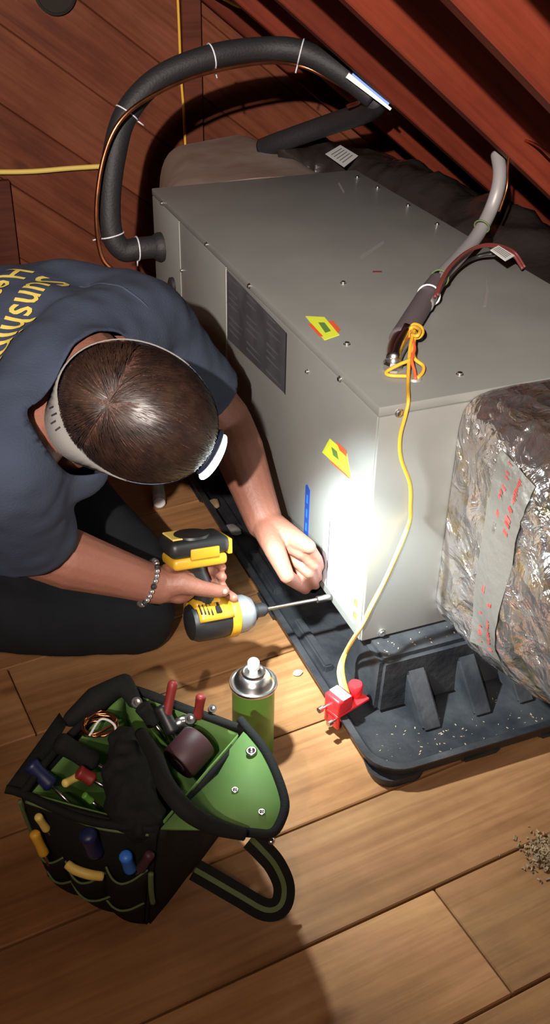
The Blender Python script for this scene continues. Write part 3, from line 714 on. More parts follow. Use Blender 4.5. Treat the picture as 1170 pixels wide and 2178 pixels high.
for x_, r_ in prof:
    g.append([b.verts.new(dl(x_, r_ * math.cos(math.radians(a)), r_ * math.sin(math.radians(a)))) for a in range(10, 172, 9)])
for A, C in zip(g, g[1:]):
    for j in range(len(A) - 1): b.faces.new((A[j], A[j + 1], C[j + 1], C[j]))
sh = mesh('yellow_shell', b, M_['drillY'], dr, True); md = sh.modifiers.new('s', 'SOLIDIFY'); md.thickness = .002; md.offset = 1
b = B(); lathe(b, [(.0352, .016), (.0366, .019), (.0366, .030), (.034, .033)], DO, 28, RDx); mesh('yellow_ring', b, M_['drillY'], dr, True, auto=40)
b = B(); lathe(b, [(.0335, .031), (.033, .035), (.032, .050), (.026, .062), (.018, .066)], DO, 28, RDx); mesh('nose_cone', b, M_['drillG'], dr, True, auto=50)
b = B(); lathe(b, [(.019, .064), (.017, .070), (.0125, .073), (.0125, .086), (.009, .092), (.006, .094)], DO, 24, RDx); mesh('collet', b, M_['drillB'], dr, True, auto=40)
bl_ = (TIP - DO).length
b = B(); lathe(b, [(.0042, .088), (.0036, .092), (.0036, bl_ - .03), (.0062, bl_ - .028), (.0062, bl_ - .006), (.0048, bl_)], DO, 12, RDx); mesh('driver_bit', b, M_['bit'], dr, True, auto=40)
for i in range(4):                                          # vents on the shell
    b = B(); a = math.radians(-80 + i * 0); x_ = -.038 + i * .006; an = math.radians(128)
    box(b, dl(x_, .0362 * math.cos(an), .0362 * math.sin(an)), (.0026, .005, .020 + .003 * i), RD @ Matrix.Rotation(an, 3, 'X'), .0008, 1); mesh('vent_slot', b, M_['drillB'], dr)
b = B(); box(b, dl(-.008, .0365 * math.cos(math.radians(122)), .0365 * math.sin(math.radians(122))), (.010, .005, .034), RD @ Matrix.Rotation(math.radians(122), 3, 'X'), .001, 1); mesh('badge', b, M_['drillB'], dr)
b = B(); box(b, dl(-.020, 0, .030), (.050, .036, .022), RD, .008, 3); mesh('yoke', b, M_['drillY'], dr, True, auto=50)
b = B(); tube(b, [dl(-.020, 0, .025), dl(-.024, 0, .055), dl(-.034, 0, .085), dl(-.040, 0, .106)], [.019, .0175, .017, .019], 18, k=6); mesh('handle', b, M_['drillB'], dr, True)
b = B(); box(b, dl(.004, 0, .047), (.012, .014, .026), RD @ Matrix.Rotation(-.25, 3, 'Y'), .004, 2); mesh('trigger', b, M_['drillB'], dr, True, auto=50)
b = B(); box(b, dl(.004, 0, .034), (.04, .010, .010), RD @ Matrix.Rotation(-.15, 3, 'Y'), .003, 2); mesh('guard', b, M_['drillY'], dr, True, auto=50)
b = B(); box(b, dl(-.036, 0, .112), (.094, .062, .02), RD, .007, 3); ft = mesh('foot_housing', b, M_['drillY'], dr, True, auto=50)
b = B(); box(b, dl(-.036, 0, .136), (.104, .066, .030), RD, .012, 4); bt = mesh('battery', b, M_['drillB'], dr, True, auto=50)
b = B(); lathe(b, [(.030, .150), (.029, .154), (.02, .156)], DO + RD @ V((-.040, 0, 0)), 24, RD); mesh('battery_base', b, M_['drillB'], bt, True, auto=40)
for s in (-1, 1):
    b = B(); box(b, dl(-.030, s * .0325, .128), (.05, .006, .018), RD, .002, 2); mesh('release_tab', b, M_['drillY'], bt, True, auto=50)
b = B(); box(b, dl(.018, 0, .130), (.008, .05, .026), RD, .002, 2); mesh('front_trim', b, M_['drillY'], bt, True, auto=50)
b = B(); box(b, dl(-.064, .006, .1515), (.03, .05, .003), RD, .001, 1); mesh('base_print', b, M_['paleyellow'], bt)

# ------------------------------------------------------------------ person
tcam = -FW
Fi = (RT * .88 - UP * .48).normalized()
th_ = math.radians(15)
Fh = Fi * math.cos(th_) - tcam * math.sin(th_); Uh = tcam * math.cos(th_) + Fi * math.sin(th_); Rh = Fh.cross(Uh)
Hc = pd(296, 878, 1.335)
def hd(f, r, u): return Hc + Fh * f + Rh * r + Uh * u
LS = pd(300, 682, 1.64); RS = pd(20, 985, 1.37); S0 = (LS + RS) / 2
PV = V((-.63, .65, .455))
ad_ = (LS - RS).normalized(); TS = (PV - S0).normalized(); NB = ad_.cross(TS).normalized()
if NB.z < 0: NB = -NB
LE = pd(484, 893, 1.86); LW = pxx(563, 1112, -.085)
RE = pz(62, 1163, .345); RW_ = pz(338, 1246, .248)
HL, HR = V((-.57, .68, .36)), V((-.72, .55, .36))
KR, AR_ = V((-.345, .275, .080)), V((-.74, .44, .062))
KL, AL_ = pz(275, 1195, .15), V((-.52, .42, .06))
person = thing('person', 'person in a navy work shirt bending over and driving a screw', 'person', (PV.x, PV.y, 0))
b = B()
ell(b, Hc, (Fh * .099, Rh * .080, Uh * .092), 4)                       # skull
ell(b, hd(.030, 0, -.075), (Fh * .066, Rh * .061, Uh * .080), 3)       # face
ell(b, hd(.062, 0, -.128), (Fh * .030, Rh * .032, Uh * .026), 3)       # chin
ell(b, hd(.086, 0, -.035), (Fh * .016, Rh * .05, Uh * .014), 3)        # brow
limb(b, [hd(.092, 0, -.045), hd(.110, 0, -.078)], [.009, .014]); sph(b, hd(.098, .013, -.08), .009); sph(b, hd(.098, -.013, -.08), .009)   # nose
ell(b, hd(.090, 0, -.103), (Fh * .010, Rh * .024, Uh * .006), 2); ell(b, hd(.087, 0, -.113), (Fh * .010, Rh * .021, Uh * .007), 2)          # lips
for s in (-1, 1):
    ell(b, hd(.066, s * .035, -.075), (Fh * .022, Rh * .022, Uh * .022), 3)   # cheek
    ell(b, hd(-.004, s * .080, -.062), (Fh * .017, Rh * .007, Uh * .030), 3); ell(b, hd(-.010, s * .083, -.052), (Fh * .020, Rh * .005, Uh * .022), 2)   # ear
limb(b, [hd(-.035, 0, -.055), S0 + NB * .03 + TS * -.02], [.062, .066]); limb(b, [S0 + NB * .02, LS], [.06, .05]); limb(b, [S0 + NB * .02, RS], [.06, .05])
ell(b, S0 + TS * .13 - NB * .04, (ad_ * .17, TS * .2, NB * .09), 3); ell(b, S0 + TS * .36 - NB * .03, (ad_ * .145, TS * .2, NB * .10), 3)
limb(b, [LS, LS.lerp(LE, .5), LE, LE.lerp(LW, .3), LE.lerp(LW, .7), LW], [.05, .047, .043, .046, .038, .033])
limb(b, [RS, RS.lerp(RE, .5), RE, RE.lerp(RW_, .3), RE.lerp(RW_, .7), RW_], [.052, .049, .046, .049, .038, .031])
for h_, k_, a_ in ((HL, KL, AL_), (HR, KR, AR_)):
    limb(b, [PV, h_, k_, k_.lerp(a_, .35), a_], [.10, .085, .052, .048, .034])
# left hand: back of the hand up, fingers bunched on the screw
FL = [((604, 1198), -.068, (640, 1228), -.050, (660, 1246), -.020), ((622, 1187), -.060, (657, 1218), -.040, (672, 1246), -.012),
      ((642, 1176), -.052, (668, 1203), -.032, (679, 1228), -.010), ((658, 1163), -.044, (676, 1188), -.026, (683, 1206), -.010)]
nails = []
for i, (p0, x0_, p1, x1_, p2, x2_) in enumerate(FL):
    a, m_, c_ = pxx(*p0, x0_), pxx(*p1, x1_), pxx(*p2, x2_)
    limb(b, [LW, LW.lerp(a, .6), a], [.030, .020, .0125]); s_ = 1 - .07 * abs(i - 1)
    limb(b, [a, m_, m_.lerp(c_, .5), c_], [.0112 * s_, .0098 * s_, .0090 * s_, .0078 * s_], 12)
    nails.append((c_, (m_ - c_).normalized()))
ta = pxx(585, 1170, -.098); tb = pxx(610, 1225, -.088); tc_ = pxx(650, 1254, -.030)
limb(b, [LW, ta, tb, tb.lerp(tc_, .55), tc_], [.028, .019, .0135, .0115, .0095], 12)
# right hand: wrapped round the driver's handle, thumb on the near side
for i, h_ in enumerate((.040, .058, .076, .093)):
    s_ = 1 - .06 * abs(i - 1)
    K_ = dl(-.052, .020, h_ + .004)
    limb(b, [RW_, RW_.lerp(K_, .6), K_], [.029, .020, .0135])
    e_ = .010 if i == 0 else 0
    limb(b, [K_, dl(-.020 + e_, .033, h_), dl(.008 + e_, .020, h_), dl(.009 + e_ * 1.5, -.010 - e_, h_ - .002)], [.0125 * s_, .011 * s_, .010 * s_, .0085 * s_], 12)
ell(b, dl(-.066, -.008, .070), (bx * .032, by * .02, hz * .030), 3)
limb(b, [RW_, dl(-.070, -.022, .080), dl(-.040, -.034, .070), dl(-.012, -.033, .060), dl(.004, -.027, .056)], [.026, .019, .0135, .0118, .0098], 12)
nails.append((dl(.002, -.036, .058), by))
b = remesh(b, .0032, 2)
body = mesh('body', b, M_['skin'], person, True)
for k, s in enumerate((-1, 1)):
    e = B(); sph(e, hd(.074, s * .03, -.05), .0125, 2); mesh('eye', e, M_['white'], person, True)
# shirt
def cut(bm, co, no, cen, rad):
    fs_ = [f for f in bm.faces if (f.calc_center_median() - cen).length < rad]
    g_ = list({*fs_, *{e for f in fs_ for e in f.edges}, *{v for f in fs_ for v in f.verts}})
    bmesh.ops.bisect_plane(bm, geom=g_, plane_co=co, plane_no=no, clear_outer=True)
b = B()
ell(b, S0 + TS * .14 - NB * .015, (ad_ * .205, TS * .22, NB * .125), 4); ell(b, S0 + TS * .36 - NB * .02, (ad_ * .185, TS * .24, NB * .135), 4)
ell(b, S0 + TS * .22 + NB * .032, (ad_ * .17, TS * .23, NB * .105), 4)
ell(b, S0 + TS * .22 - NB * .08 , (ad_ * .16, TS * .26, NB * .10), 3)
limb(b, [S0 + NB * .035 + ad_ * .03, LS + NB * .0], [.082, .076]); limb(b, [S0 + NB * .035 - ad_ * .03, RS], [.082, .076])
limb(b, [LS + TS * .03, S0 + TS * .16 + ad_ * .15 + NB * .03, S0 + TS * .30 + ad_ * .12 + NB * .03], [.078, .090, .085])
limb(b, [RS + TS * .03, S0 + TS * .16 - ad_ * .15 + NB * .03, S0 + TS * .30 - ad_ * .13 + NB * .04], [.078, .09, .10])
ell(b, S0 + TS * .21 + ad_ * .06 + NB * .038, (ad_ * .15, TS * .21, NB * .105), 4)
LSE = LS.lerp(LE, .72); RSE = RS.lerp(RE, .86)
limb(b, [LS, LS.lerp(LE, .4), LS.lerp(LE, .95)], [.076, .068, .062]); limb(b, [RS, RS.lerp(RE, .5), RS.lerp(RE, 1.1)], [.078, .074, .070])
# loose front of the shirt hanging down under the chest
limb(b, [RS.lerp(LS, .25) - NB * .06, RS.lerp(LS, .35) - NB * .10 + TS * .2], [.07, .08]); limb(b, [RS.lerp(LS, .7) - NB * .06, RS.lerp(LS, .6) - NB * .1 + TS * .2], [.07, .08])
ND = (Hc - Uh * .05 - S0).normalized()
NK = S0 + NB * .03
limb(b, [NK, NK + ND * .165], [.074, .070])
b = remesh(b, .008, 22)
cut(b, LSE, (LE - LS).normalized(), LS.lerp(LE, .95), .13)
cut(b, RSE, (RE - RS).normalized(), RS.lerp(RE, 1.05), .13)
NP = (ND - NB * .12 + ad_ * .36).normalized(); NC = NK + ND * .078
cut(b, NC, NP, NC + ND * .07, .125)
def even_edges(bm, it=14):                                    # run the hems smooth
    bv = {}
    for e in bm.edges:
        if len(e.link_faces) == 1:
            for v in e.verts: bv.setdefault(v, []).append(e.other_vert(v))
    for _ in range(it):
        new = {v: (v.co + sum((n.co for n in ns), V((0, 0, 0))) / len(ns)) / 2 for v, ns in bv.items()}
        for v, c in new.items(): v.co = c
loose = [v for v in b.verts if not v.link_faces]; bmesh.ops.delete(b, geom=loose, context='VERTS')
even_edges(b)
for v in b.verts:                                             # soft folds
    q = v.co; n_ = noise.noise(V((q.dot(ad_) * 7, q.dot(TS) * 16, q.dot(NB) * 9))); v.co += v.normal * (.006 * n_ + .003 * noise.noise(q * 30))
bvh_bm = b.copy(); shirt_bvh = BVHTree.FromBMesh(bvh_bm)
bmesh.ops.recalc_face_normals(b, faces=b.faces)
shirt = mesh('shirt', b, M_['shirt'], person, True); md = shirt.modifiers.new('s', 'SOLIDIFY'); md.thickness = .003; md.offset = 1
# seam at the left shoulder
def on_shirt(p, d):
    h = shirt_bvh.ray_cast(p + d * .5, -d, 1.0); return h[0], h[1]
sm = []
for k in range(13):
    f = k / 12; p = LS - ad_ * .035 + TS * (-.075 + .15 * f) + ad_ * .01 * math.sin(f * 3.1)
    h, n_ = on_shirt(p, (NB * .9 + tcam * .5).normalized())
    if h is not None: sm.append(h + (NB + tcam).normalized() * .003)
if len(sm) > 3:
    b = B(); tube(b, sm, .0022, 6, k=3); mesh('seam', b, M_['shirt'], shirt, True)
# lettering across the shoulder blades
def letters(txt, size, along, upv, org, dirn, par, name):
    cu_ = bpy.data.curves.new('t', 'FONT'); cu_.body = txt; cu_.size = size; cu_.resolution_u = 2; cu_.space_character = 1.06; cu_.offset = size * .012
    to = bpy.data.objects.new('t', cu_); COL.objects.link(to); dg = bpy.context.evaluated_depsgraph_get(); dg.update()
    me = bpy.data.meshes.new_from_object(to.evaluated_get(dg)); b = B(); b.from_mesh(me)
    bpy.data.objects.remove(to); bpy.data.meshes.remove(me); bpy.data.curves.remove(cu_)
    bmesh.ops.triangulate(b, faces=b.faces[:]); 
    for _ in range(2): bmesh.ops.subdivide_edges(b, edges=[e for e in b.edges if e.calc_length() > .008], cuts=1)
    bmesh.ops.triangulate(b, faces=b.faces[:])
    bad = []
    for v in b.verts:
        h, n_ = on_shirt(org + along * v.co.x + upv * v.co.y, dirn)
        if h is None: bad.append(v)
        else: v.co = h + dirn * .0055
    bmesh.ops.delete(b, geom=bad, context='VERTS')
    o = mesh(name, b, M_['print_y'], par); return o
tu = (-TS - NB * -TS.dot(NB)).normalized()
T_AL = (-ad_ - TS * .18).normalized(); tu = NB.cross(T_AL).normalized(); tu = tu if tu.dot(TS) < 0 else -tu
letters('Sunshine', .066, T_AL, tu, S0 + TS * .108 + ad_ * .112, NB, shirt, 'lettering')['label'] = 'yellow lettering across the shoulders'
letters('Heating', .062, T_AL, tu, S0 + TS * .168 + ad_ * .098, NB, shirt, 'lettering')['label'] = 'second row of yellow lettering'
# collar rib along the neckline
# trousers
b = B()
limb(b, [PV, HL.lerp(HR, .5)], [.13, .14])
limb(b, [HR, HR.lerp(KR, .5), KR + V((0, .02, .01)), KR + V((.02, .0, .0)), KR.lerp(AR_, .35) + V((0, -.01, .01)), AR_], [.11, .098, .082, .080, .072, .055])
limb(b, [HL, HL.lerp(KL, .5), KL, KL.lerp(AL_, .4), AL_], [.115, .10, .074, .068, .055])
b = remesh(b, .009, 6)
for v in b.verts:
    v.co += v.normal * (.006 * noise.noise(v.co * 12) + .003 * noise.noise(v.co * 30)); v.co.z = max(v.co.z, .004)
mesh('trousers', b, M_['trouser'], person, True)
for a_, d_ in ((AR_, V((-.9, -.1, 0))), (AL_, V((-.9, .3, 0)))):
    b = B(); d_ = d_.normalized(); limb(b, [a_ + V((0, 0, -.01)), a_ + d_ * .09 + V((0, 0, -.02)), a_ + d_ * .17 + V((0, 0, -.025))], [.045, .042, .034]); b = remesh(b, .008, 3)
    for v in b.verts: v.co.z = max(v.co.z, .003)
    mesh('shoe', b, M_['drillB'], person, True)
# hair: close cap and combed strands
b = B(); t = bmesh.new(); bmesh.ops.create_icosphere(t, subdivisions=5, radius=1)
bmesh.ops.delete(t, geom=[v for v in t.verts if v.co.z < (-.18 - .34 * max(0, -v.co.x) + .16 * max(0, v.co.x))], context='VERTS')
for v in t.verts:
    c_ = v.co.copy(); k = 1.035 + .012 * noise.noise(c_ * 9)
    v.co = hd(c_.x * .099 * k, c_.y * .080 * k, c_.z * .092 * k)
add(b, t); hair = mesh('hair', b, M_['scalp'], person, True)
random.seed(11)
b = B(); WH = V((-.42, .12, .9)).normalized(); cnt = 0
while cnt < 7000:
    q = V((random.gauss(0, 1), random.gauss(0, 1), random.gauss(0, 1))).normalized()
    if q.z < (-.16 - .32 * max(0, -q.x) + .16 * max(0, q.x)): continue
    cnt += 1
    rad = q - WH; rad = rad - q * rad.dot(q)
    dist = (q - WH).length
    tv = rad.normalized() * (1.0 if dist < .5 else .55) + V((1, 0, -.05)) * (.25 if q.x < -.45 else .8)
    if q.x < -.45: tv += V((0, 0, -1.2))
    tv += V((random.gauss(0, .16), random.gauss(0, .16), random.gauss(0, .1)))
    tv = (tv - q * tv.dot(q)).normalized(); sd = q.cross(tv)
    ln = (.42 if q.z > .3 else .26) * random.uniform(.7, 1.15); w_ = random.uniform(.0045, .009)
    prev = None; seg = 4; vs = []
    for i in range(seg + 1):
        f = i / seg; p = (q + tv * ln * f).normalized() * (1.035 + .055 * math.sin(f * 2.2) * random.uniform(.6, 1.1))
        ww = w_ * (1 - f * .85)
        L_ = p - sd * ww; R_ = p + sd * ww
        vs.append((b.verts.new(hd(L_.x * .099, L_.y * .080, L_.z * .092)), b.verts.new(hd(R_.x * .099, R_.y * .080, R_.z * .092))))
    for (a, c_), (d_, e_) in zip(vs, vs[1:]): b.faces.new((a, c_, e_, d_))
hs_ = mesh('hair_strands', b, M_['hair'], hair, True); hs_['kind'] = 'stuff'
# fingernails
for p, d in nails[:2] + nails[4:]:
    e = B(); ell(e, p + tcam * .0075 + d * .001, (RT * .005, UP * .005, tcam * .0022), 2); mesh('fingernail', e, M_['nail'], person, True)

# ------------------------------------------------------------------ headlamp
hl = thing('headlamp', 'lit headlamp on a wide grey elastic strap round the head', 'headlamp', hd(.112, 0, 0))
BANDP = {'strap': [], 'front_strap': []}
def band(a0, a1, m, name, wd, n=40, off=.0):
    b = B(); g = []
    for i in range(n + 1):
        a = math.radians(a0 + (a1 - a0) * i / n); ca, sa = math.cos(a), math.sin(a)
        back = max(0, -ca)
        u0 = .004 - .052 * back - .016 * (1 - abs(ca))
        rf, rr = .107 + off, .089 + off
        side = math.exp(-((abs(math.degrees(a)) - 128) / 26) ** 2)
        out = V((ca / rf, sa / rr, 0)).normalized()
        k = 1 + .035 * back
        p = hd(ca * rf * k, sa * rr * k, u0)
        dv = (Uh * (1 - .45 * side) - (Fh * out.x + Rh * out.y) * (.02 + .95 * side))
        dv = dv.normalized()
        ww = wd * (1 + (.15 if sa > 0 else .5) * side)
        g.append((b.verts.new(p + dv * ww * .30), b.verts.new(p - dv * ww * .70))); BANDP[name].append((math.degrees(a), p.copy(), dv.copy(), (Fh * out.x + Rh * out.y)))
    for (a, c_), (d_, e_) in zip(g, g[1:]): b.faces.new((a, c_, e_, d_))
    o = mesh(name, b, M_[m], hl, True); md = o.modifiers.new('s', 'SOLIDIFY'); md.thickness = .0018; md.offset = 0; return o
sb_ = band(75, 285, 'strap', 'strap', .030); sb_['label'] = 'wide pale grey elastic strap'
band(-78, 78, 'navystrap', 'front_strap', .022)
# dark print on the near side of the strap
for k, (aa, w0, w1) in enumerate(((131, -.010, -.001), (137, -.013, -.004), (142, -.009, .001), (148, -.012, -.003))):
    q = min(BANDP['strap'], key=lambda e: abs(e[0] - aa)); i_ = BANDP['strap'].index(q); tg_ = (BANDP['strap'][i_ + 1][1] - q[1]).normalized()
    nn = tg_.cross(q[2]).normalized(); nn = nn if nn.dot(tcam) > 0 else -nn
    b = B(); prism(b, [q[1] + nn * .0012 + q[2] * w0, q[1] + nn * .0012 + q[2] * w1 + tg_ * .002, q[1] + nn * .0012 + q[2] * w1 + tg_ * .0045, q[1] + nn * .0012 + q[2] * w0 + tg_ * .0025], nn, .0004); mesh('strap_print', b, M_['ink'], sb_)
LC = hd(.114, .004, -.002)
b = B(); ell(b, hd(.106, 0, .002), (Fh * .010, Rh * .034, Uh * .018), 3); mesh('housing', b, M_['navystrap'], hl, True)
b = B(); ell(b, LC, (Fh * .011, Rh * .034, Uh * .014), 3); mesh('lens', b, M_['lens'], hl, True)
AIM = V((.0, .05, .19))
sd_ = bpy.data.lights.new('headlamp_light', 'SPOT'); sd_.energy = HEADLAMP_W * 1.95; sd_.color = (.86, .98, 1.0); sd_.spot_size = math.radians(116); sd_.spot_blend = 1.0; sd_.shadow_soft_size = .012
so = bpy.data.objects.new('headlamp_light', sd_); link(so); so.location = LC + (AIM - LC).normalized() * .022
so.rotation_euler = (V((.10, -.16, .0)) - LC).to_track_quat('-Z', 'Y').to_euler()
sn_ = bpy.data.lights.new('headlamp_beam', 'SPOT'); sn_.energy = HEADLAMP_W * 3.6; sn_.color = (.86, .98, 1.0); sn_.spot_size = math.radians(60); sn_.spot_blend = 1.0; sn_.shadow_soft_size = .012
sb2 = bpy.data.objects.new('headlamp_beam', sn_); link(sb2); sb2.location = so.location; sb2.rotation_euler = (AIM - LC).to_track_quat('-Z', 'Y').to_euler()

# bracelet of silver and black beads
br = thing('bracelet', 'silver and black beaded bracelet on the right wrist', 'bracelet', RE.lerp(RW_, .93))
d = (RW_ - RE).normalized(); x, y = perp(d); c_ = RE.lerp(RW_, .91)
b = B(); tube(b, [c_ + (x * math.cos(a * math.pi / 12) + y * math.sin(a * math.pi / 12)) * .036 for a in range(25)], .002, 6, smooth=False, cap=False); mesh('cord', b, M_['blackwire'], br, True)
e = B(); sph(e, (0, 0, 0), .0046, 2); mb = {}
for m in ('bead', 'ink'):
    me = bpy.data.meshes.new('bead'); e.to_mesh(me); me.materials.append(M_[m]); mb[m] = me
    for p in me.polygons: p.use_smooth = True
for a in range(26):
    o = bpy.data.objects.new('bead', mb['ink' if a % 4 == 3 else 'bead']); link(o); o.parent = br
    an = a * 2 * math.pi / 26; o.location = c_ + (x * math.cos(an) + y * math.sin(an)) * .037 - br.location

# ------------------------------------------------------------------ spray can
cn = pz(538, 1592, 0); cn.z = 0
sc = thing('spray_can', 'green aerosol spray can with bare metal top standing behind the tool bag', 'spray can', cn)
b = B(); lathe(b, [(.0285, .0), (.031, .002), (.031, .142), (.0315, .146)], cn, 40)
for v in b.verts: v.co = V((cn.x + (v.co.x - cn.x) * 1.1, cn.y + (v.co.y - cn.y) * 1.1, v.co.z * 1.0))
mesh('can_body', b, M_['greencan'], sc, True, auto=40)
b = B(); lathe(b, [(.0315, .142), (.0345, .144), (.0352, .147), (.0345, .150), (.0318, .1505), (.030, .149), (.029, .150), (.0265, .158), (.020, .166), (.0175, .167), (.0175, .170), (.0165, .172), (.0145, .172), (.0135, .169), (.008, .168)], cn, 40)
for v in b.verts: v.co = V((cn.x + (v.co.x - cn.x) * 1.1, cn.y + (v.co.y - cn.y) * 1.1, v.co.z * 1.0))
mesh('domed_top', b, M_['steel'], sc, True, auto=50)
b = B(); lathe(b, [(.0065, .166), (.0065, .178), (.0095, .178), (.0095, .190), (.0075, .193)], cn, 20); mesh('nozzle', b, M_['white'], sc, True, auto=40)

# small clear bottle with a white cap lying beyond the person
bp = pz(338, 1060, .016); d = (pz(338, 1075, .016) - pz(333, 1030, .016)).normalized(); x, y = perp(d); RB = Matrix((x, y, d)).transposed()
bo = thing('small_bottle', 'small clear bottle with a white cap lying on the floor behind the driver', 'bottle', (bp.x, bp.y, 0))
b = B(); lathe(b, [(.012, -.055), (.015, -.052), (.015, -.008), (.011, -.002), (.011, .0)], bp, 20, RB); mesh('bottle_body', b, M_['clear'], bo, True, auto=40)
b = B(); lathe(b, [(.014, 0), (.0145, .002), (.0135, .02), (.010, .023)], bp, 20, RB); mesh('cap', b, M_['white'], bo, True, auto=40)

# ------------------------------------------------------------------ tool bag
bg = thing('tool_bag', 'open black tool bag with bright green lining standing on the plank floor', 'tool bag', (-.43, -.18, 0))
b0, b1, b2, b3 = V((-.462, -.300, 0)), V((-.572, -.170, 0)), V((-.412, -.045, 0)), V((-.305, -.175, 0))
t0, t1, t2, t3 = pz(338, 1765, .195), pz(48, 1688, .195), pz(262, 1455, .205), pz(522, 1552, .205)
up = V((0, 0, .003))
b = B(); sheet(b, [b0 + up, b1 + up, b2 + up, b3 + up], 4, 4, 0, .008); mesh('base', b, M_['bag'], bg)
def mid(p): return p
b = B(); sheet(b, [b1, b0, t0, t1], 14, 10, .022, .006, .004); fp = mesh('front_panel', b, M_['bag'], bg, True)
b = B(); sheet(b, [b0, b3, t3, t0], 12, 10, .010, .006, .004); sp_ = mesh('side_panel', b, M_['bag'], bg, True)
b = B(); sheet(b, [b3, b2, t2, t3], 12, 10, .012, .006, .004); mesh('back_panel', b, M_['bag'], bg, True)
b = B(); sheet(b, [b2, b1, t1, t2], 12, 10, .012, .006, .004); mesh('side_panel', b, M_['bag'], bg, True)
cen = (b0 + b1 + b2 + b3) / 4
def inn(p, k=.06): q = p.lerp(V((cen.x, cen.y, p.z)), k); return q
for c_ in ([b3, b2, t2, t3], [b2, b1, t1, t2], [b0, b3, t3, t0], [b1, b0, t0, t1]):
    b = B(); sheet(b, [inn(q, .07) + V((0, 0, .006 if q.z < .1 else -.006)) for q in c_], 10, 8, .006, .002, .003); mesh('lining', b, M_['green'], bg, True)
# lining flap folded outwards over the near side, with black binding and three grommets
G = [pz(342, 1762, .203), pz(452, 1640, .188), pz(525, 1547, .218), pz(560, 1590, .222), pz(588, 1645, .220), pz(606, 1705, .214), pz(598, 1745, .206), pz(578, 1772, .200), pz(540, 1772, .200), pz(470, 1764, .202)]
gc = sum(G, V((0, 0, 0))) / len(G) + V((0, 0, .004))
b = B(); vs = [b.verts.new(p) for p in G]; vc = b.verts.new(gc)
for i in range(len(G)): b.faces.new((vs[i], vs[(i + 1) % len(G)], vc))
fl = mesh('flap', b, M_['green'], bg, True); md = fl.modifiers.new('s', 'SOLIDIFY'); md.thickness = .004; md.offset = -1; fl['label'] = 'bright green lining flap folded outwards'
b = B(); tube(b, [G[2] - (G[3] - G[2]) * .4] + G[2:10], .0062, 8, k=5); mesh('binding', b, M_['bag'], fl, True)
nF = ((G[2] - gc).cross(G[5] - gc)).normalized(); nF = nF if nF.z > 0 else -nF
x, y = perp(nF); RG = Matrix((x, y, nF)).transposed()
for q, r in (((535, 1599), .008), ((500, 1682), .005), ((557, 1729), .005)):
    b = B(); p = pz(*q, .219 if q[1] < 1650 else .208); lathe(b, [(r, 0), (r, .002), (r * .8, .003), (r * .5, .002), (r * .45, 0)], p, 16, RG); mesh('grommet', b, M_['steel'], fl, True)
# top bindings
for pts in ([t1, t1.lerp(t2, .3) + V((0, 0, .012)), t1.lerp(t2, .7) + V((0, 0, .006)), t2], [t2, t2.lerp(t3, .35) + V((0, 0, -.006)), t2.lerp(t3, .7) + V((0, 0, -.004)), t3], [pz(12, 1678, .20), t1, t1.lerp(t0, .5) + V((-.008, -.008, -.004)), t0]):
    b = B(); tube(b, pts, .006, 8, k=6); mesh('binding', b, M_['bag'], bg, True)
# bunched corner at the back
b = B(); limb(b, [pz(150, 1530, .205), pz(205, 1488, .215), pz(265, 1450, .225), pz(285, 1490, .21)], [.012, .020, .013, .012]); b = remesh(b, .004, 3); mesh('folded_corner', b, M_['bag'], bg, True)
b = B(); sheet(b, [pz(15, 1672, .20), pz(60, 1690, .19), pz(140, 1545, .205), pz(125, 1520, .205)], 6, 6, .006, .004, .004); mesh('side_wing', b, M_['bag'], bg, True)
# green piping lines and pockets on the front
nP = (t0 - b0).cross(b1 - b0).normalized()
def fpt(a, h, o=.0):           # a along the front from the left, h height share
    lo_ = b1.lerp(b0, a); hi = t1.lerp(t0, a); q = lo_.lerp(hi, h); N = ((b0 - b1).cross(t1 - b1)).normalized()
    return q + N * (.022 * math.sin(math.pi * a) * math.sin(math.pi * h) + .006 + o)
b = B(); tube(b, [fpt(.04, .965), fpt(.3, .955), fpt(.6, .93), fpt(.95, .97)], .0024, 6); mesh('piping', b, M_['piping'], fp, True)
b = B(); tube(b, [fpt(.0, .97, .002), fpt(.0, .75, .002), fpt(.02, .5, .002)], .003, 6); mesh('piping', b, M_['piping'], fp, True)
POCK = [(.04, .36, .62, .05), (.38, .70, .60, .05), (.70, .98, .66, .05), (.10, .40, .36, .03), (.40, .74, .34, .03), (.68, .98, .30, .03)]
for (a0, a1, h1, sag) in POCK:
    b = B(); g = []
    for i in range(9):
        f = i / 8; a = a0 + (a1 - a0) * f; bul = .010 * math.sin(math.pi * f) + .003
        top = h1 - sag * math.sin(math.pi * f) * 1.8
        g.append([b.verts.new(fpt(a, top * (1 - j / 4) + .04 * (j / 4), bul * (1 - .5 * j / 4))) for j in range(5)])
    for A, C in zip(g, g[1:]):
        for j in range(4): b.faces.new((A[j], C[j], C[j + 1], A[j + 1]))
    pk = mesh('pocket', b, M_['bag'], bg, True); md = pk.modifiers.new('s', 'SOLIDIFY'); md.thickness = .002; md.offset = 1
    b = B(); tube(b, [fpt(a0 + (a1 - a0) * f, h1 - sag * math.sin(math.pi * f) * 1.8, .010 * math.sin(math.pi * f) + .005) for f in (0, .15, .3, .5, .7, .85, 1)], .0017, 6, k=4); mesh('piping', b, M_['piping'], pk, True)
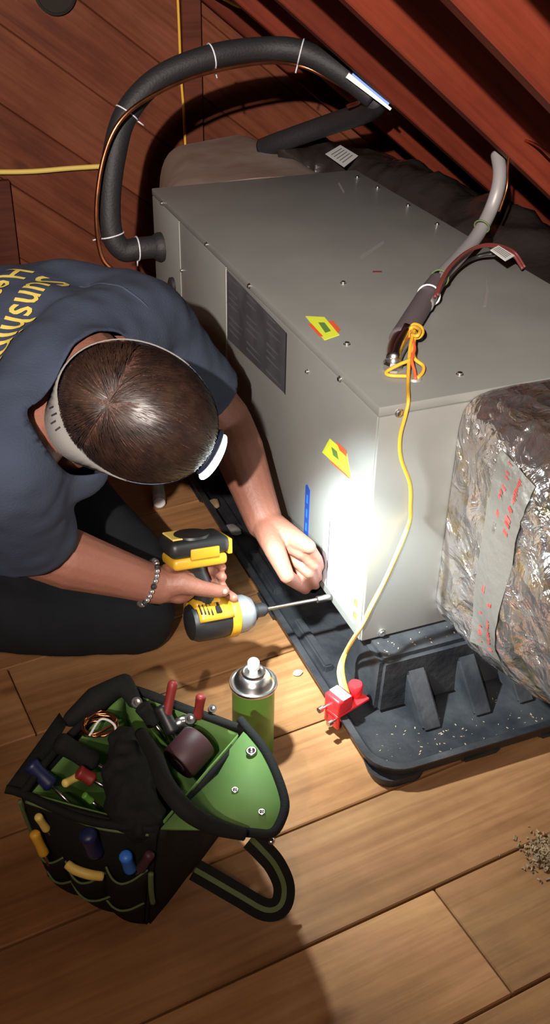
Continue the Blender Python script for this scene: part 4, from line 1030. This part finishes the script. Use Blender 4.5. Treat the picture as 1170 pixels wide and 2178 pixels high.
# carry handle and the shoulder strap loop
b = B(); tube(b, [pz(300, 1560, .235), pz(330, 1612, .255), pz(352, 1668, .268), pz(395, 1722, .262), pz(450, 1756, .235), pz(520, 1775, .215)], [.009, .011, .012, .012, .011, .008], 12, k=8); mesh('handle', b, M_['bag'], bg, True)
SP = [pz(415, 1850, .075), pz(450, 1870, .055), pz(510, 1905, .035), pz(565, 1935, .028), pz(597, 1925, .030), pz(604, 1885, .05), pz(585, 1840, .085), pz(555, 1805, .125), pz(535, 1785, .15)]
wv = V((.25, -.35, .9))
b = B(); tube(b, SP, .01, flat=(.030, .004, (CAM - SP[3]).normalized()), k=6); so_ = mesh('strap', b, M_['bag'], bg, True, auto=40)
b = B(); tube(b, [p + (CAM - p).normalized() * .003 for p in SP], .01, flat=(.007, .002, (CAM - SP[3]).normalized()), k=6); o = mesh('stripe', b, M_['piping'], so_, True, auto=40); o['label'] = 'green woven stripe'
b = B(); tube(b, [fpt(1.0, .62, .004), fpt(1.02, .45, .006), fpt(1.04, .30, .004)], .004, 6); mesh('side_tab', b, M_['piping'], sp_, True)
b = B(); lathe(b, [(.005, 0), (.005, .004), (.002, .005)], pz(577, 1790, .185), 12); mesh('rivet', b, M_['steel'], bg, True)

# ------------------------------------------------------------------ tools in the bag
def grip(b, a, c, r, n=12): tube(b, [a, a.lerp(c, .1), a.lerp(c, .5), a.lerp(c, .9), c], [r * .6, r, r * .9, r * 1.02, r * .6], n, k=4)
def pliers(c1, c2, d1, d2, m, label):
    o = thing('pliers', label, 'pliers', (d1 + d2) / 2)
    for a, c in ((c1, d1), (c2, d2)):
        b = B(); grip(b, a, c, .0075); mesh('grip', b, M_[m], o, True)
    j = (d1 + d2) / 2 + V((0, 0, -.012))
    b = B(); ell(b, j, (V((.018, 0, 0)), V((0, .010, 0)), V((0, 0, .016))), 2); limb(b, [j, j + V((0, 0, -.045))], [.010, .005]); mesh('jaw', b, M_['bit'], o, True)
    return o
pliers(pz(369, 1448, .255), pz(428, 1478, .245), pz(352, 1530, .205), pz(420, 1528, .205), 'darkred', 'pliers with two dark red grips sticking up out of the tool bag')
def driver(a, c, r, m, label, tip=.06):
    """screwdriver: grip from a (end) to c, then the shank on down"""
    o = thing('screwdriver', label, 'screwdriver', c, 'screwdrivers in the tool bag'); b = B(); grip(b, a, c, r); mesh('grip', b, M_[m], o, True)
    d = (c - a).normalized(); b = B(); tube(b, [c, c + d * tip], .003, 8, smooth=False); mesh('shank', b, M_['bit'], o, True); return o
driver(pz(62, 1622, .215), pz(112, 1672, .185), .0115, 'darkblue', 'screwdriver with a thick dark blue grip against the green lining')
driver(pz(120, 1575, .225), pz(205, 1625, .185), .015, 'bag', 'screwdriver with a fat black grip lying across the green lining')
def infront(q, h, k=.02): return pz(q[0], q[1], h)
driver(pz(72, 1770, .158), pz(95, 1818, .115), .0075, 'yellow', 'yellow-handled screwdriver in the outer left pocket', .02)
driver(pz(80, 1735, .185), pz(100, 1765, .150), .006, 'paleyellow', 'short screwdriver with a dull yellow grip above the outer pocket', .02)
driver(pz(185, 1772, .19), pz(205, 1815, .14), .012, 'darkblue', 'screwdriver with a very dark blue grip in the middle pocket', .03)
driver(pz(266, 1818, .165), pz(278, 1850, .12), .009, 'bluebright', 'screwdriver with a bright blue round end in a front pocket', .03)
driver(pz(320, 1815, .165), pz(298, 1850, .125), .007, 'brownroll', 'slim brown-handled screwdriver beside the blue one in the pocket', .03)
b = B(); tube(b, [pz(143, 1838, .125), pz(160, 1850, .122), pz(190, 1860, .118), pz(219, 1864, .112)], [.0062, .0068, .0068, .0062], 12, k=5); tag(mesh('marker_pen', b, M_['paleyellow'], None, True), 'pale yellow marker lying across the front pocket', 'marker')
# black pouch of bundled tools in the middle
b = B(); limb(b, [pz(268, 1580, .215), pz(265, 1660, .205), pz(285, 1730, .185)], [.022, .030, .034]); limb(b, [pz(290, 1620, .21), pz(300, 1745, .185)], [.022, .03])
limb(b, [pz(262, 1720, .20), pz(320, 1745, .19)], [.02, .02]); b = remesh(b, .004, 2)
for v in b.verts: v.co += v.normal * .007 * noise.noise(v.co * V((60, 60, 60)).x)
tag(mesh('glove_bundle', b, M_['bag'], None, True), 'black crumpled work gloves stuffed in the middle of the bag', 'gloves')
# maroon roll of tape
c_ = pz(402, 1600, .19); d = (pz(430, 1575, .20) - pz(370, 1640, .185)).normalized(); x, y = perp(d); RB = Matrix((x, y, d)).transposed()
tr = thing('tape_roll', 'dark maroon roll of tape lying against the green flap', 'tape roll', c_)
b = B(); lathe(b, [(.012, -.024), (.026, -.024), (.028, -.021), (.028, .021), (.026, .024), (.012, .024)], c_, 28, RB); mesh('roll', b, M_['brownroll'], tr, True, auto=40)
b = B(); lathe(b, [(.0125, -.0245), (.0125, .0245), (.010, .0245), (.010, -.0245)], c_, 20, RB); mesh('core', b, M_['strap'], tr, True, auto=40)
# coil of copper wire
wc = pz(212, 1548, .205)
b = B(); random.seed(5); pts = [wc + V((.024 * math.cos(k * .55) + random.uniform(-.003, .003), .019 * math.sin(k * .55) + random.uniform(-.003, .003), .006 * math.sin(k * .31) + k * .00015)) for k in range(64)]
tube(b, pts, .0018, 6, k=2); tag(mesh('wire_coil', b, M_['copper'], None, True), 'small coil of copper wire on top of the tools', 'wire')
b = B(); tube(b, [pz(190, 1565, .215), pz(215, 1530, .222), pz(245, 1545, .22), pz(240, 1590, .212), pz(232, 1618, .205)], .0018, 6); tag(mesh('wire_offcut', b, M_['white'], None, True), 'short pale wire offcut looping over the tools', 'wire')
for (q, r, m, nm, lb, ct, h) in (((290, 1497, ), .008, 'steel', 'hex_socket', 'small shiny steel socket at the back rim of the bag', 'socket', .215), ((402, 1532), .008, 'steel', 'hex_socket', 'small steel socket between the red plier grips', 'socket', .205), ((450, 1510), .006, 'steel', 'hex_socket', 'small round steel socket behind the bag near the spray can', 'socket', .205)):
    b = B(); lathe(b, [(r * .6, 0), (r, .001), (r, .010), (r * .6, .010), (r * .55, .004)], pz(*q, h), 12, Matrix.Rotation(.6, 3, 'X')); tag(mesh(nm, b, M_[m], None, True, auto=40), lb, ct, 'steel sockets at the tool bag')
driver(pz(135, 1668, .20), pz(170, 1650, .19), .006, 'paleyellow', 'stubby screwdriver with a yellow-green grip among the dark tools', .02)
driver(pz(178, 1690, .195), pz(196, 1705, .18), .005, 'greencan', 'tiny screwdriver with a green end deep in the bag', .02)
driver(pz(165, 1640, .205), pz(200, 1660, .19), .010, 'darkred', 'screwdriver with a dull red grip half buried in the bag', .03)
driver(pz(300, 1500, .225), pz(330, 1540, .195), .012, 'bag', 'screwdriver with a ribbed black grip at the back of the bag', .03)
driver(pz(340, 1500, .22), pz(370, 1560, .19), .011, 'drillB', 'screwdriver with a smooth black grip beside the red pliers', .03)

# ------------------------------------------------------------------ sawdust pile on the floor
random.seed(21); c_ = pz(1166, 1822, 0); b = B()
for k in range(520):
    r = abs(random.gauss(0, .022)); a = random.uniform(0, 6.283); p = c_ + V((r * math.cos(a), r * math.sin(a) * 1.15, max(.0015, .012 * math.exp(-(r / .03) ** 2) * random.random())))
    s = random.uniform(.0012, .0042); t = bmesh.new(); bmesh.ops.create_cube(t, size=1); R = Matrix.Rotation(random.uniform(0, 3), 3, V((random.random(), random.random(), random.random())))
    for v in t.verts: v.co = p + R @ V((v.co.x * s * 2.2, v.co.y * s, v.co.z * s * .6))
    for v in t.verts: v.co.z = max(v.co.z, .0002)
    add(b, t)
o = tag(mesh('sawdust_pile', b, M_['dirt']), 'small pile of brown sawdust and debris on the plank floor', 'debris'); o['kind'] = 'stuff'

# wood chips and dust scattered in the front of the pan
b = B(); random.seed(31)
for k in range(80):
    x_ = random.uniform(-.03, .30); y_ = random.uniform(-.185, -.14) if random.random() < .6 else random.uniform(-.185, -.075)
    onrib = any(abs(x_ - c) < .022 for c in (.078, .176, .262)) and y_ > -.142
    if onrib: continue
    z_ = .0226; l_ = random.uniform(.001, .0045); t = bmesh.new(); bmesh.ops.create_cube(t, size=1); R_ = Matrix.Rotation(random.uniform(0, 3), 3, 'Z')
    for v in t.verts: v.co = V((x_, y_, z_)) + R_ @ V((v.co.x * l_, v.co.y * l_ * .35, v.co.z * .0006))
    add(b, t)
for k in range(36):
    x_ = random.uniform(.02, .28); y_ = random.uniform(-.05, -.008)
    l_ = random.uniform(.001, .004); t = bmesh.new(); bmesh.ops.create_cube(t, size=1); R_ = Matrix.Rotation(random.uniform(0, 3), 3, 'Z')
    for v in t.verts: v.co = V((x_, y_, .1285)) + R_ @ V((v.co.x * l_, v.co.y * l_ * .4, v.co.z * .0006))
    add(b, t)
M_['chip'] = mat('pale_wood_chip', (.22, .15, .09), .9, var=(.32, .24, .16), vs=60)
o = tag(mesh('wood_chips', b, M_['chip']), 'scattered pale wood chips and dust lying in the black pan', 'debris'); o['kind'] = 'stuff'
